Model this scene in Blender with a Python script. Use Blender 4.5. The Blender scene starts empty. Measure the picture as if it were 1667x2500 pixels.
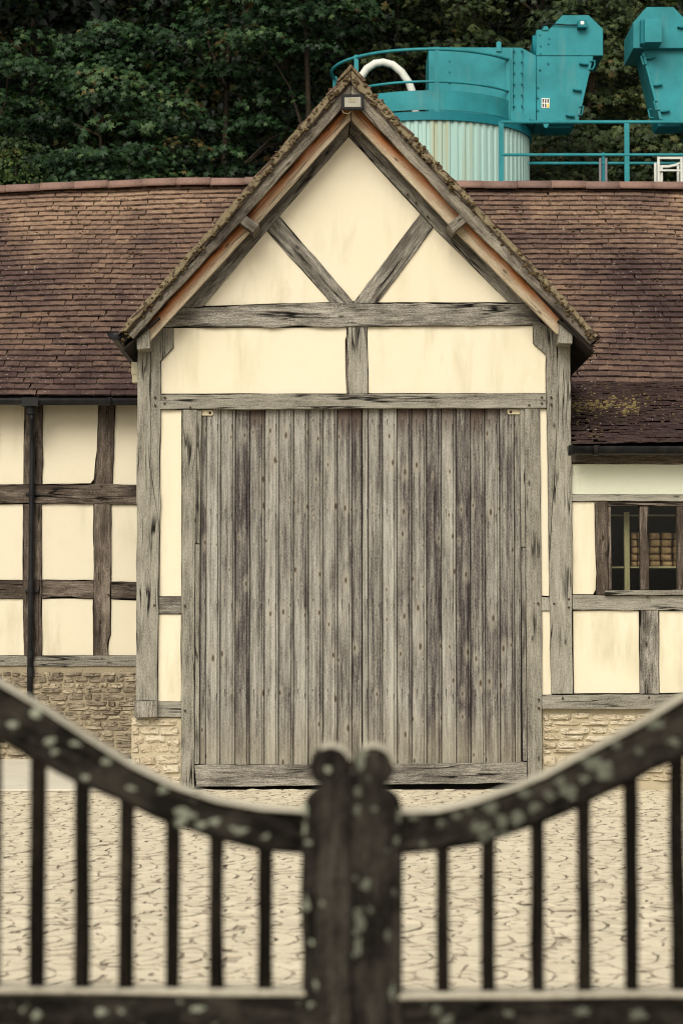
import bpy, math, random
import numpy as np
from mathutils import Matrix, Vector

random.seed(7)
rng = np.random.default_rng(7)
R = math.radians
scene = bpy.context.scene
COL = scene.collection

# ------------------------------------------------------------------ camera, sky, sun, exposure
FPX, CX, CY = 5460.0, 833.5, 1250.0          # focal length and centre in photo pixels
PITCH, EYE = R(2.6), 1.65
cam_d = bpy.data.cameras.new('camera')
cam = bpy.data.objects.new('camera', cam_d)
COL.objects.link(cam)
cam.location = (0, 0, EYE)
cam.rotation_euler = (R(90) + PITCH, 0, 0)
cam_d.sensor_fit = 'VERTICAL'
cam_d.sensor_height = 36
cam_d.lens = FPX / 2500 * 36
cam_d.clip_start = 0.1
cam_d.clip_end = 2000
cam_d.dof.use_dof = True
cam_d.dof.focus_distance = 21.0
cam_d.dof.aperture_fstop = 3.0
scene.camera = cam

SUN_EL, SUN_AZ = 38.0, 196.0                 # behind the camera, a little to the left
world = bpy.data.worlds.new('World')
scene.world = world
world.use_nodes = True
wn = world.node_tree
bg = wn.nodes['Background']
sky = wn.nodes.new('ShaderNodeTexSky')
sky.sky_type = 'NISHITA'
sky.sun_disc = False
sky.sun_elevation = R(SUN_EL)
sky.sun_rotation = R(SUN_AZ)
sky.air_density = 1.0
sky.dust_density = 3.0
hs = wn.nodes.new('ShaderNodeHueSaturation')
hs.inputs['Saturation'].default_value = 0.28
wm = wn.nodes.new('ShaderNodeMix')
wm.data_type = 'RGBA'
wm.blend_type = 'MULTIPLY'
wm.inputs['Factor'].default_value = 1.0
wm.inputs['B'].default_value = (1.0, 0.965, 0.885, 1)
wn.links.new(sky.outputs[0], hs.inputs['Color'])
wn.links.new(hs.outputs[0], wm.inputs['A'])
wn.links.new(wm.outputs['Result'], bg.inputs['Color'])
bg.inputs['Strength'].default_value = 0.12

sun_d = bpy.data.lights.new('sun', 'SUN')
sun_d.energy = 1.5
sun_d.angle = R(35)
sun_d.color = (1.0, 0.95, 0.85)
sun = bpy.data.objects.new('sun', sun_d)
COL.objects.link(sun)
sv = Vector((math.sin(R(SUN_AZ)) * math.cos(R(SUN_EL)), math.cos(R(SUN_AZ)) * math.cos(R(SUN_EL)), math.sin(R(SUN_EL))))
sun.rotation_euler = sv.to_track_quat('Z', 'Y').to_euler()
sun.location = (0, -10, 30)

scene.view_settings.view_transform = 'Standard'
scene.view_settings.look = 'None'
scene.view_settings.exposure = 0.58
scene.view_settings.gamma = 1.0
scene.render.engine = 'CYCLES'
scene.cycles.max_bounces = 6
scene.cycles.diffuse_bounces = 3
scene.cycles.glossy_bounces = 3
scene.cycles.transparent_max_bounces = 6
scene.cycles.use_denoising = True
scene.cycles.filter_width = 1.05

# ------------------------------------------------------------------ helpers
SP, CP = math.sin(PITCH), math.cos(PITCH)


def unp(px, py, Y):
    """photo pixel -> (X, Z) on the upright plane at distance Y"""
    a, b = (px - CX) / FPX, (CY - py) / FPX
    dx, dy, dz = a, CP - b * SP, SP + b * CP
    k = Y / dy
    return dx * k, EYE + dz * k


def sc_at(Y):
    return FPX / Y


def smooth1d(n, amp, step=4):
    m = n // step + 3
    k = rng.normal(0, 1, m)
    x = np.arange(n) / step
    i = x.astype(int)
    f = x - i
    f = f * f * (3 - 2 * f)
    return amp * (k[i] * (1 - f) + k[i + 1] * f)


WLOC = {}


def tag(o, label=None, cat=None, group=None, kind=None):
    if label: o['label'] = label
    if cat: o['category'] = cat
    if group: o['group'] = group
    if kind: o['kind'] = kind
    return o


def link(o, parent=None, loc=None):
    COL.objects.link(o)
    if parent is not None:
        o.parent = parent
        base = WLOC[parent]
        if loc is not None:
            o.location = Vector(loc) - base
        WLOC[o] = base if loc is None else Vector(loc)
    else:
        if loc is not None:
            o.location = loc
        WLOC[o] = Vector(loc) if loc is not None else Vector((0, 0, 0))
    return o


def thing(name, loc, label, cat, group=None):
    o = bpy.data.objects.new(name, None)
    o.empty_display_size = 0.1
    link(o, None, loc)
    return tag(o, label, cat, group)


def meshdata(name, verts, faces, mat, uvs=None, smooth=False, attr=None):
    me = bpy.data.meshes.new(name)
    me.from_pydata([tuple(v) for v in verts], [], faces)
    if mat is not None:
        me.materials.append(mat)
    if uvs is not None:
        ul = me.uv_layers.new(name='UVMap')
        flat = np.array([c for f in uvs for uv in f for c in uv], dtype=np.float32)
        ul.data.foreach_set('uv', flat)
    if attr is not None:
        a = me.attributes.new('rnd', 'FLOAT', 'FACE')
        a.data.foreach_set('value', np.full(len(me.polygons), attr, np.float32) if np.isscalar(attr) else np.asarray(attr, np.float32))
    if smooth:
        me.polygons.foreach_set('use_smooth', [True] * len(me.polygons))
    me.update()
    return me


def mk(name, verts, faces, mat, parent=None, uvs=None, smooth=False, attr=None, kind=None, base=None):
    """one mesh object from world coordinates"""
    if parent is not None:
        off = WLOC[parent]
    else:
        off = Vector(base) if base is not None else Vector((0, 0, 0))
    v = np.asarray(verts, float) - np.array(off)
    o = bpy.data.objects.new(name, meshdata(name, v, faces, mat, uvs, smooth, attr))
    if parent is not None:
        link(o, parent)
    else:
        link(o, None, off)
    if kind: o['kind'] = kind
    return o


class MB:
    """collects simple shapes into one mesh"""
    def __init__(s):
        s.v, s.f = [], []

    def add(s, v, f):
        n = len(s.v)
        s.v += [tuple(p) for p in v]
        s.f += [tuple(i + n for i in q) for q in f]
        return s

    def box(s, x0, x1, y0, y1, z0, z1):
        v = [(x0, y0, z0), (x1, y0, z0), (x1, y1, z0), (x0, y1, z0), (x0, y0, z1), (x1, y0, z1), (x1, y1, z1), (x0, y1, z1)]
        return s.add(v, [(0, 3, 2, 1), (4, 5, 6, 7), (0, 1, 5, 4), (1, 2, 6, 5), (2, 3, 7, 6), (3, 0, 4, 7)])

    def tube(s, pts, r, n=10, caps=True):
        pts = [Vector(p) for p in pts]
        rings = []
        up = None
        for i, p in enumerate(pts):
            t = (pts[min(i + 1, len(pts) - 1)] - pts[max(i - 1, 0)]).normalized()
            if up is None:
                up = Vector((0, 0, 1)) if abs(t.z) < 0.9 else Vector((0, 1, 0))
            a = t.cross(up).normalized()
            b = a.cross(t).normalized()
            up = b
            rr = r[i] if isinstance(r, (list, tuple)) else r
            rings.append([p + (a * math.cos(2 * math.pi * k / n) + b * math.sin(2 * math.pi * k / n)) * rr for k in range(n)])
        v = [q for ring in rings for q in ring]
        f = []
        for i in range(len(pts) - 1):
            for k in range(n):
                f.append((i * n + k, i * n + (k + 1) % n, (i + 1) * n + (k + 1) % n, (i + 1) * n + k))
        if caps:
            f.append(tuple(range(n))[::-1])
            f.append(tuple((len(pts) - 1) * n + k for k in range(n)))
        return s.add(v, f)

    def build(s, name, mat, parent=None, smooth=False, attr=None, kind=None, base=None):
        return mk(name, s.v, s.f, mat, parent, None, smooth, attr, kind, base)


def ccw(p):
    p = np.asarray(p, float)
    x, z = p[:, 0], p[:, 1]
    a = np.sum(x * np.roll(z, -1) - np.roll(x, -1) * z)
    return p if a > 0 else p[::-1]


def prism_raw(out, Y, depth, bev, axis, uoff, voff):
    """outline (N,2) CCW -> verts, faces, uvs (front at Y, body back to Y+depth)"""
    n = len(out)
    e1 = np.roll(out, -1, 0) - out
    e1 /= np.maximum(np.linalg.norm(e1, axis=1, keepdims=True), 1e-9)
    e0 = np.roll(e1, 1, 0)
    nrm = np.stack([-(e0 + e1)[:, 1], (e0 + e1)[:, 0]], 1)
    nrm /= np.maximum(np.linalg.norm(nrm, axis=1, keepdims=True), 1e-6)
    fr = out + nrm * bev
    v = [(x, Y, z) for x, z in fr] + [(x, Y + bev, z) for x, z in out] + [(x, Y + depth, z) for x, z in out]
    f = [tuple(range(n))]
    for i in range(n):
        j = (i + 1) % n
        f.append((n + i, n + j, j, i))
        f.append((2 * n + i, 2 * n + j, n + j, n + i))
    f.append(tuple(range(2 * n, 3 * n))[::-1])
    (ox, oz), (ax, az) = axis
    px, pz = -az, ax
    vv = np.array(v)
    u = (vv[:, 0] - ox) * ax + (vv[:, 2] - oz) * az + uoff
    w = (vv[:, 0] - ox) * px + (vv[:, 2] - oz) * pz + voff
    side = (vv[:, 1] - Y)
    uvs = []
    for k, q in enumerate(f):
        uvs.append([(u[i], w[i] + (side[i] if 0 < k < len(f) - 1 else 0)) for i in q])
    return v, f, uvs


def densify(p, step, jit, chip=0.0):
    res = []
    n = len(p)
    for i in range(n):
        a, b = p[i], p[(i + 1) % n]
        L = np.linalg.norm(b - a)
        m = max(1, int(L / step))
        t = np.arange(m) / m
        seg = a + (b - a) * t[:, None]
        if jit > 0 and m > 2:
            d = (b - a) / max(L, 1e-6)
            nn = np.array([-d[1], d[0]])
            j = smooth1d(m, jit, 5) + smooth1d(m, jit * 0.5, 2)
            if chip > 0:
                k = rng.random(m) < 0.05
                j = j + k * chip * rng.random(m)
            j[0] = 0
            j *= np.minimum(1, np.minimum(np.arange(m), m - np.arange(m)) / 2)
            seg = seg + nn * j[:, None]
        res.append(seg)
    return np.concatenate(res)


def T(name, parent, pts, Y, mat, depth=0.12, jit=0.003, bev=0.004, axis=None, voff=None, step=0.05, chip=0.0, worldpts=False):
    """a timber, board or panel whose front outline is given in photo pixels on the plane Y"""
    p = np.array(pts, float) if worldpts else np.array([unp(x, y, Y) for x, y in pts])
    if axis is None:
        q = np.roll(p, -1, 0) - p
        L = np.linalg.norm(q, axis=1)
        i = int(np.argmax(L))
        d = q[i] / L[i]
        if abs(d[1]) > abs(d[0]):
            d = d * (-1 if d[1] > 0 else 1)
        ax = (tuple(p[i]), tuple(d))
    else:
        (a, b) = axis
        A = np.array(a if worldpts else unp(*a, Y)); B = np.array(b if worldpts else unp(*b, Y))
        d = (B - A) / np.linalg.norm(B - A)
        ax = (tuple(A), tuple(d))
    p = ccw(p)
    if jit > 0:
        p = densify(p, step, jit, chip)
    uo = rng.uniform(0, 60)
    vo = rng.uniform(0, 60) if voff is None else voff
    v, f, uvs = prism_raw(p, Y, depth, bev, ax, uo, vo)
    return mk(name, v, f, mat, parent, uvs)


def strip(name, parent, upper, lower, Y, depth, mat, worldpts=False):
    """a curved batten between two contours with the same number of points, rounded a little at the front"""
    A = np.array(upper if worldpts else [unp(x, y, Y) for x, y in upper])
    B = np.array(lower if worldpts else [unp(x, y, Y) for x, y in lower])
    n = len(A)
    L = np.concatenate([[0], np.cumsum(np.linalg.norm(np.diff(A, axis=0), axis=1))])
    sec = [(B, 0.0, 0.0), (B * 0.65 + A * 0.35, -0.003, 0.3), (A * 0.75 + B * 0.25, 0.002, 0.7), (A, 0.010, 1.0), (A, depth, 2.0), (B, depth, 3.0)]
    v, uvp = [], []
    u0, v0 = rng.uniform(0, 40, 2)
    for k in range(n):
        for P, dy, w in sec:
            v.append((P[k][0], Y + dy, P[k][1]))
            uvp.append((u0 + L[k], v0 + w * 0.02))
    m = len(sec)
    flip = A[-1][0] < A[0][0]
    f = []
    for k in range(n - 1):
        for q in range(m):
            r = (q + 1) % m
            t = (k * m + q, (k + 1) * m + q, (k + 1) * m + r, k * m + r)
            f.append(tuple(reversed(t)) if flip else t)
    f += [tuple(range(m)) if not flip else tuple(range(m))[::-1], tuple((n - 1) * m + q for q in range(m))[::-1]]
    return mk(name, v, f, mat, parent, [[uvp[i] for i in q] for q in f])


# ------------------------------------------------------------------ materials
def new_mat(name, rough=0.85):
    m = bpy.data.materials.new(name)
    m.use_nodes = True
    nt = m.node_tree
    b = nt.nodes['Principled BSDF']
    b.inputs['Roughness'].default_value = rough
    b.inputs['Specular IOR Level'].default_value = 0.12
    return m, nt, b


def nd(nt, typ, ins=None, **kw):
    n = nt.nodes.new(typ)
    for k, v in kw.items():
        setattr(n, k, v)
    for k, v in (ins or {}).items():
        s = n.inputs[k]
        if hasattr(v, 'is_output') or hasattr(v, 'links') and not isinstance(v, (int, float)):
            nt.links.new(v, s)
        else:
            s.default_value = v
    return n


def mapped(nt, src, scale, loc=(0, 0, 0)):
    return nd(nt, 'ShaderNodeMapping', {'Vector': src, 'Scale': scale, 'Location': loc}).outputs[0]


def noise(nt, vec, scale=1.0, detail=4, rough=0.55, dist=0.0):
    return nd(nt, 'ShaderNodeTexNoise', {'Vector': vec, 'Scale': scale, 'Detail': detail, 'Roughness': rough, 'Distortion': dist}).outputs['Fac']


def ramp(nt, fac, stops, interp='LINEAR'):
    r = nd(nt, 'ShaderNodeValToRGB', {'Fac': fac})
    r.color_ramp.interpolation = interp
    e = r.color_ramp.elements
    while len(e) < len(stops):
        e.new(0.5)
    for i, (p, c) in enumerate(stops):
        e[i].position = p
        e[i].color = (c, c, c, 1) if isinstance(c, (int, float)) else (*c, 1)
    return r.outputs['Color']


def mth(nt, op, a, b=None, c=None, clamp=False):
    n = nt.nodes.new('ShaderNodeMath')
    n.operation = op
    n.use_clamp = clamp
    for i, v in enumerate((a, b, c)):
        if v is None: continue
        if isinstance(v, (int, float)): n.inputs[i].default_value = v
        else: nt.links.new(v, n.inputs[i])
    return n.outputs[0]


def mix(nt, fac, a, b, mode='MIX'):
    n = nt.nodes.new('ShaderNodeMix')
    n.data_type = 'RGBA'
    n.blend_type = mode
    for k, v in (('Factor', fac), ('A', a), ('B', b)):
        s = n.inputs[k] if k == 'Factor' else [i for i in n.inputs if i.name == k and i.type == 'RGBA'][0]
        if isinstance(v, (int, float)): s.default_value = v
        elif isinstance(v, tuple): s.default_value = (*v, 1)
        else: nt.links.new(v, s)
    return [o for o in n.outputs if o.type == 'RGBA'][0]


def bump(nt, b, h, strength, dist):
    n = nd(nt, 'ShaderNodeBump', {'Height': h, 'Strength': strength, 'Distance': dist})
    nt.links.new(n.outputs[0], b.inputs['Normal'])


def setcol(nt, b, c):
    nt.links.new(c, b.inputs['Base Color'])


def attr_rnd(nt):
    return nd(nt, 'ShaderNodeAttribute', attribute_name='rnd').outputs['Fac']


def obj_rnd(nt):
    return nd(nt, 'ShaderNodeObjectInfo').outputs['Random']


def geo_pos(nt):
    return nd(nt, 'ShaderNodeNewGeometry').outputs['Position']


def wood_mat(name, dark, mid, light, crack=0.6, contrast=1.0, blotch=None, stain=None, lichen=None, tone=0.35):
    m, nt, b = new_mat(name, 0.9)
    uv = nd(nt, 'ShaderNodeUVMap').outputs[0]
    fine = noise(nt, mapped(nt, uv, (5.5, 58, 1)), 1, 7, 0.8, 0.15)
    broad = noise(nt, mapped(nt, uv, (1.5, 15, 1)), 1, 6, 0.68, 0.25)
    blot = noise(nt, mapped(nt, uv, (2.4, 5, 1), (3, 7, 0)), 1, 5, 0.6)
    s = mth(nt, 'ADD', mth(nt, 'MULTIPLY', fine, 0.62), mth(nt, 'ADD', mth(nt, 'MULTIPLY', broad, 0.40), mth(nt, 'MULTIPLY', blot, 0.34)))
    s = mth(nt, 'ADD', mth(nt, 'MULTIPLY', mth(nt, 'SUBTRACT', s, 0.68), contrast), 0.5)
    s = mth(nt, 'ADD', s, mth(nt, 'MULTIPLY', mth(nt, 'SUBTRACT', obj_rnd(nt), 0.5), tone * 0.3))
    spk = noise(nt, mapped(nt, uv, (55, 95, 1), (1, 5, 0)), 1, 3, 0.6)
    s = mth(nt, 'ADD', s, mth(nt, 'MULTIPLY', mth(nt, 'SUBTRACT', spk, 0.5), 0.55))
    col = ramp(nt, s, [(0.24, dark), (0.48, mid), (0.74, light)])
    # long checks that follow the grain
    cn = noise(nt, mapped(nt, uv, (0.7, 11, 1), (11, 3, 0)), 1, 3, 0.55, 0.2)
    cr = ramp(nt, mth(nt, 'ABSOLUTE', mth(nt, 'SUBTRACT', cn, 0.5)), [(0.008, 1.0), (0.035, 0.0)])
    gate = ramp(nt, noise(nt, mapped(nt, uv, (1.5, 4, 1), (5, 9, 0)), 1, 2), [(0.50, 0.0), (0.60, 1.0)])
    crk = mth(nt, 'MULTIPLY', mth(nt, 'MULTIPLY', cr, gate), crack)
    if blotch:
        bm = ramp(nt, noise(nt, mapped(nt, uv, (1.3, 3.5, 1), (17, 2, 0)), 1, 5, 0.6), [(0.5, 0.0), (0.68, 0.85)])
        col = mix(nt, bm, col, blotch)
    if stain:
        w0, w1, c1, c2 = stain     # colour by distance from the upper edge of the board: rain never reaches that part
        v = nd(nt, 'ShaderNodeSeparateXYZ', {'Vector': uv}).outputs[1]
        jitter = mth(nt, 'MULTIPLY', mth(nt, 'SUBTRACT', noise(nt, mapped(nt, uv, (3.0, 10, 1)), 1, 4), 0.5), 0.09)
        d = mth(nt, 'ADD', mth(nt, 'ABSOLUTE', v), jitter)
        k1 = ramp(nt, d, [(w0 * 0.2, 1.0), (w0, 0.0)])
        k2 = ramp(nt, d, [(w0 * 0.6, 1.0), (w1, 0.0)])
        g1 = ramp(nt, noise(nt, mapped(nt, uv, (0.9, 1.5, 1)), 1, 3), [(0.3, 0.7), (0.48, 1.0)])
        col = mix(nt, mth(nt, 'MULTIPLY', k2, g1), col, mix(nt, 0.8, c2, ramp(nt, fine, [(0.3, 0.6), (0.7, 1.3)]), 'MULTIPLY'))
        col = mix(nt, mth(nt, 'MULTIPLY', k1, g1), col, c1)
    col = mix(nt, crk, col, tuple(x * 0.25 for x in dark))
    # knots
    vo = nd(nt, 'ShaderNodeTexVoronoi', {'Vector': mapped(nt, uv, (1.9, 5.0, 1)), 'Scale': 1.0, 'Randomness': 1.0}, voronoi_dimensions='2D')
    kr_ = nd(nt, 'ShaderNodeSeparateColor', {'Color': vo.outputs['Color']}).outputs[0]
    kn = mth(nt, 'MULTIPLY', ramp(nt, vo.outputs['Distance'], [(0.03, 0.8), (0.075, 0.0)]), mth(nt, 'GREATER_THAN', kr_, 0.6))
    col = mix(nt, kn, col, tuple(x * 0.5 for x in dark))
    if lichen:
        lc, thr, lscale = lichen
        ln = noise(nt, mapped(nt, uv, (lscale * 0.75, lscale, 1)), 1, 7, 0.72, 0.5)
        patch = noise(nt, mapped(nt, uv, (2.6, 3.0, 1), (2, 8, 0)), 1, 2)
        ln = mth(nt, 'ADD', ln, mth(nt, 'MULTIPLY', mth(nt, 'SUBTRACT', patch, 0.5), 0.20))
        lm = ramp(nt, ln, [(thr, 0.0), (thr + 0.05, 1.0)])
        mot = noise(nt, mapped(nt, uv, (7, 11, 1), (4, 4, 0)), 1, 4, 0.6)
        col = mix(nt, ramp(nt, mot, [(0.48, 0.0), (0.72, 0.8)]), col, (0.05, 0.044, 0.035))
        col = mix(nt, lm, col, lc)
        ln2 = noise(nt, mapped(nt, uv, (lscale * 3, lscale * 3, 1)), 1, 4, 0.6)
        col = mix(nt, ramp(nt, ln2, [(0.68, 0.0), (0.74, 0.5)]), col, lc)
    setcol(nt, b, col)
    h = mth(nt, 'SUBTRACT', mth(nt, 'ADD', mth(nt, 'MULTIPLY', fine, 0.6), mth(nt, 'MULTIPLY', broad, 0.6)), mth(nt, 'MULTIPLY', crk, 1.2))
    bump(nt, b, h, 0.55, 0.012)
    return m


def plain(name, col, rough=0.6, var=0.12, scale=6.0, metal=0.0, dirt=None):
    m, nt, b = new_mat(name, rough)
    p = geo_pos(nt)
    n = noise(nt, p, scale, 5, 0.6)
    f = ramp(nt, n, [(0.3, 1 - var), (0.7, 1 + var * 0.4)])
    c = mix(nt, 1.0, col, f, 'MULTIPLY')
    if dirt:
        dn = noise(nt, mapped(nt, p, (9, 9, 1.2)), 1, 5, 0.6)
        c = mix(nt, ramp(nt, dn, [(0.55, 0.0), (0.75, 0.45)]), c, dirt)
    setcol(nt, b, c)
    b.inputs['Metallic'].default_value = metal
    bump(nt, b, noise(nt, p, scale * 12, 3), 0.12, 0.004)
    return m


M = {}
M['oak'] = wood_mat('weathered_grey_oak', (0.05, 0.044, 0.034), (0.208, 0.194, 0.158), (0.365, 0.346, 0.29), 1.0, 1.15)
M['oak_dark'] = wood_mat('dark_cracked_oak', (0.018, 0.015, 0.013), (0.145, 0.132, 0.11), (0.38, 0.355, 0.30), 1.0, 1.5, blotch=(0.05, 0.041, 0.036))
M['oak_brown'] = wood_mat('brown_old_oak', (0.018, 0.013, 0.010), (0.082, 0.064, 0.05), (0.24, 0.20, 0.16), 1.0, 1.5, blotch=(0.03, 0.021, 0.017))
M['barge'] = wood_mat('grey_bargeboard', (0.028, 0.023, 0.019), (0.135, 0.118, 0.092), (0.31, 0.28, 0.225), 0.9, 1.5, blotch=(0.05, 0.04, 0.035))
M['soffit'] = wood_mat('rain_shielded_orange_board', (0.17, 0.12, 0.075), (0.38, 0.31, 0.215), (0.56, 0.48, 0.36), 0.6, 1.0,
                       stain=(0.05, 0.115, (0.022, 0.010, 0.007), (0.42, 0.13, 0.03)))
GD, GM, GL = (0.003, 0.0027, 0.0021), (0.011, 0.0097, 0.0077), (0.047, 0.041, 0.033)
M['gate'] = wood_mat('blackened_gate_wood', GD, GM, GL, 0.5, 1.5, lichen=((0.28, 0.29, 0.225), 0.64, 19.0), tone=0.2)
M['gate_lichen'] = wood_mat('lichen_spotted_gate_wood', GD, GM, GL, 0.5, 1.5, lichen=((0.29, 0.305, 0.235), 0.64, 17.0), tone=0.2)
for k_ in ('gate', 'gate_lichen'):
    M[k_].node_tree.nodes['Principled BSDF'].inputs['Specular IOR Level'].default_value = 0.02
M['gate_stile'] = wood_mat('grey_brown_gate_stile', (0.0035, 0.0031, 0.0025), (0.014, 0.0123, 0.010), (0.06, 0.053, 0.043), 0.8, 1.6, lichen=((0.29, 0.30, 0.23), 0.645, 15.0), tone=0.2)
M['gate_bar'] = wood_mat('black_gate_bar', (0.003, 0.0025, 0.0018), (0.008, 0.0066, 0.005), (0.026, 0.021, 0.016), 0.4, 1.3, tone=0.2)
for k_ in ('gate_stile', 'gate_bar'):
    M[k_].node_tree.nodes['Principled BSDF'].inputs['Specular IOR Level'].default_value = 0.02
M['gate_top'] = wood_mat('bleached_lit_gate_top', (0.16, 0.14, 0.10), (0.42, 0.385, 0.30), (0.58, 0.54, 0.43), 0.3, 1.1)  # weathered wood made paler still: sky highlight painted into the colour
M['pine'] = wood_mat('pale_new_pine', (0.22, 0.18, 0.11), (0.33, 0.275, 0.18), (0.42, 0.36, 0.25), 0.2, 0.8)


def door_mat():
    m, nt, b = new_mat('weathered_door_boards', 0.9)
    uv = nd(nt, 'ShaderNodeUVMap').outputs[0]
    sep = nd(nt, 'ShaderNodeSeparateXYZ', {'Vector': uv})
    u, v = sep.outputs[0], sep.outputs[1]
    k = mth(nt, 'FLOOR', v)
    lv = mth(nt, 'FRACT', v)                                     # metres across this board
    rn = nd(nt, 'ShaderNodeTexWhiteNoise', {'W': k}, noise_dimensions='1D').outputs['Value']
    rn2 = nd(nt, 'ShaderNodeTexWhiteNoise', {'W': mth(nt, 'ADD', k, 31.3)}, noise_dimensions='1D').outputs['Value']
    fine = noise(nt, mapped(nt, uv, (5.0, 75, 1)), 1, 7, 0.8, 0.15)
    streak = noise(nt, mapped(nt, uv, (0.9, 30, 1), (4, 1, 0)), 1, 6, 0.68, 0.3)
    blot = noise(nt, mapped(nt, uv, (1.3, 6, 1), (9, 4, 0)), 1, 4, 0.55, 0.4)
    s = mth(nt, 'ADD', mth(nt, 'MULTIPLY', fine, 0.58), mth(nt, 'ADD', mth(nt, 'MULTIPLY', streak, 0.72), mth(nt, 'MULTIPLY', blot, 0.42)))
    s = mth(nt, 'ADD', mth(nt, 'MULTIPLY', mth(nt, 'SUBTRACT', s, 0.86), 1.85), 0.52)
    s = mth(nt, 'ADD', s, mth(nt, 'MULTIPLY', mth(nt, 'SUBTRACT', rn, 0.5), 0.30))
    spk = noise(nt, mapped(nt, uv, (45, 95, 1), (1, 5, 0)), 1, 3, 0.6)
    s = mth(nt, 'ADD', s, mth(nt, 'MULTIPLY', mth(nt, 'SUBTRACT', spk, 0.5), 0.6))
    col = ramp(nt, s, [(0.08, (0.022, 0.018, 0.018)), (0.33, (0.085, 0.073, 0.068)), (0.55, (0.19, 0.179, 0.153)), (0.88, (0.345, 0.33, 0.288))])
    # washed paler band towards the foot, where rain splashes
    fu = mth(nt, 'DIVIDE', mth(nt, 'ADD', u, mth(nt, 'MULTIPLY', mth(nt, 'SUBTRACT', blot, 0.5), 0.5)), 3.4)
    foot2 = ramp(nt, fu, [(0.82, 0.0), (1.0, 0.5)])
    col = mix(nt, foot2, col, (0.25, 0.22, 0.155))
    # dark run-off under the lintel on some boards
    td = mth(nt, 'ADD', u, mth(nt, 'MULTIPLY', streak, -0.55))
    top = ramp(nt, mth(nt, 'ADD', td, 0.27), [(0.0, 1.0), (0.30, 0.0)])
    top = mth(nt, 'MULTIPLY', top, ramp(nt, rn2, [(0.45, 0.1), (0.7, 0.85)]))
    col = mix(nt, top, col, (0.05, 0.026, 0.018))
    # nail rows with tannin streaks below each nail
    per = 0.846
    masks = None
    for off, vv in ((0.10, 0.042), (0.145, 0.105)):
        sm = mth(nt, 'MODULO', mth(nt, 'ADD', u, per - off), per)
        ln = mth(nt, 'ADD', 0.03, mth(nt, 'MULTIPLY', rn2, 0.12))
        inz = mth(nt, 'SUBTRACT', 1.0, mth(nt, 'DIVIDE', sm, ln), clamp=True)
        inv = mth(nt, 'LESS_THAN', mth(nt, 'ABSOLUTE', mth(nt, 'SUBTRACT', lv, vv)), 0.0045)
        q = mth(nt, 'MULTIPLY', mth(nt, 'POWER', inz, 0.5), inv)
        masks = q if masks is None else mth(nt, 'MAXIMUM', masks, q)
    col = mix(nt, mth(nt, 'MULTIPLY', masks, 0.85), col, (0.022, 0.018, 0.018))
    # knots
    vo = nd(nt, 'ShaderNodeTexVoronoi', {'Vector': mapped(nt, uv, (2.9, 7.2, 1)), 'Scale': 1.0, 'Randomness': 0.95}, voronoi_dimensions='2D')
    kc = nd(nt, 'ShaderNodeSeparateColor', {'Color': vo.outputs['Color']})
    kr = kc.outputs[0]
    dist = mth(nt, 'DIVIDE', vo.outputs['Distance'], mth(nt, 'ADD', 0.45, mth(nt, 'MULTIPLY', kc.outputs[1], 1.1)))
    on = mth(nt, 'GREATER_THAN', kr, 0.42)
    halo = mth(nt, 'MULTIPLY', ramp(nt, dist, [(0.10, 0.45), (0.30, 0.0)]), on)
    core = mth(nt, 'MULTIPLY', ramp(nt, dist, [(0.035, 0.9), (0.085, 0.0)]), on)
    col = mix(nt, halo, col, (0.30, 0.275, 0.22))
    col = mix(nt, core, col, (0.055, 0.035, 0.022))
    setcol(nt, b, col)
    bump(nt, b, mth(nt, 'ADD', fine, streak), 0.5, 0.006)
    return m


M['door'] = door_mat()


def plaster_mat(name, base, stainc):
    m, nt, b = new_mat(name, 0.95)
    p = geo_pos(nt)
    n = noise(nt, p, 1.1, 4)
    c = mix(nt, ramp(nt, n, [(0.35, 0.0), (0.7, 0.35)]), base, tuple(x * y for x, y in zip(base, (0.97, 0.94, 0.86))))
    st = noise(nt, mapped(nt, p, (5.5, 5.5, 1.1)), 1, 5, 0.6, 0.3)
    st2 = noise(nt, p, 0.75, 2)
    sm = mth(nt, 'MULTIPLY', ramp(nt, st, [(0.48, 0.0), (0.72, 0.62)]), ramp(nt, st2, [(0.46, 0.0), (0.60, 1.0)]))
    c = mix(nt, sm, c, stainc)
    gr = noise(nt, p, 190, 2, 0.7)
    c = mix(nt, 1.0, c, ramp(nt, gr, [(0.3, 0.93), (0.7, 1.03)]), 'MULTIPLY')
    setcol(nt, b, c)
    hh = mth(nt, 'ADD', noise(nt, p, 110, 3), mth(nt, 'MULTIPLY', noise(nt, p, 5, 3), 2.5))
    bump(nt, b, hh, 0.35, 0.006)
    return m


M['plaster'] = plaster_mat('cream_limewash', (0.65, 0.592, 0.456), (0.38, 0.34, 0.215))
M['fascia'] = plaster_mat('pale_green_white_board', (0.60, 0.61, 0.49), (0.45, 0.45, 0.33))


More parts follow.
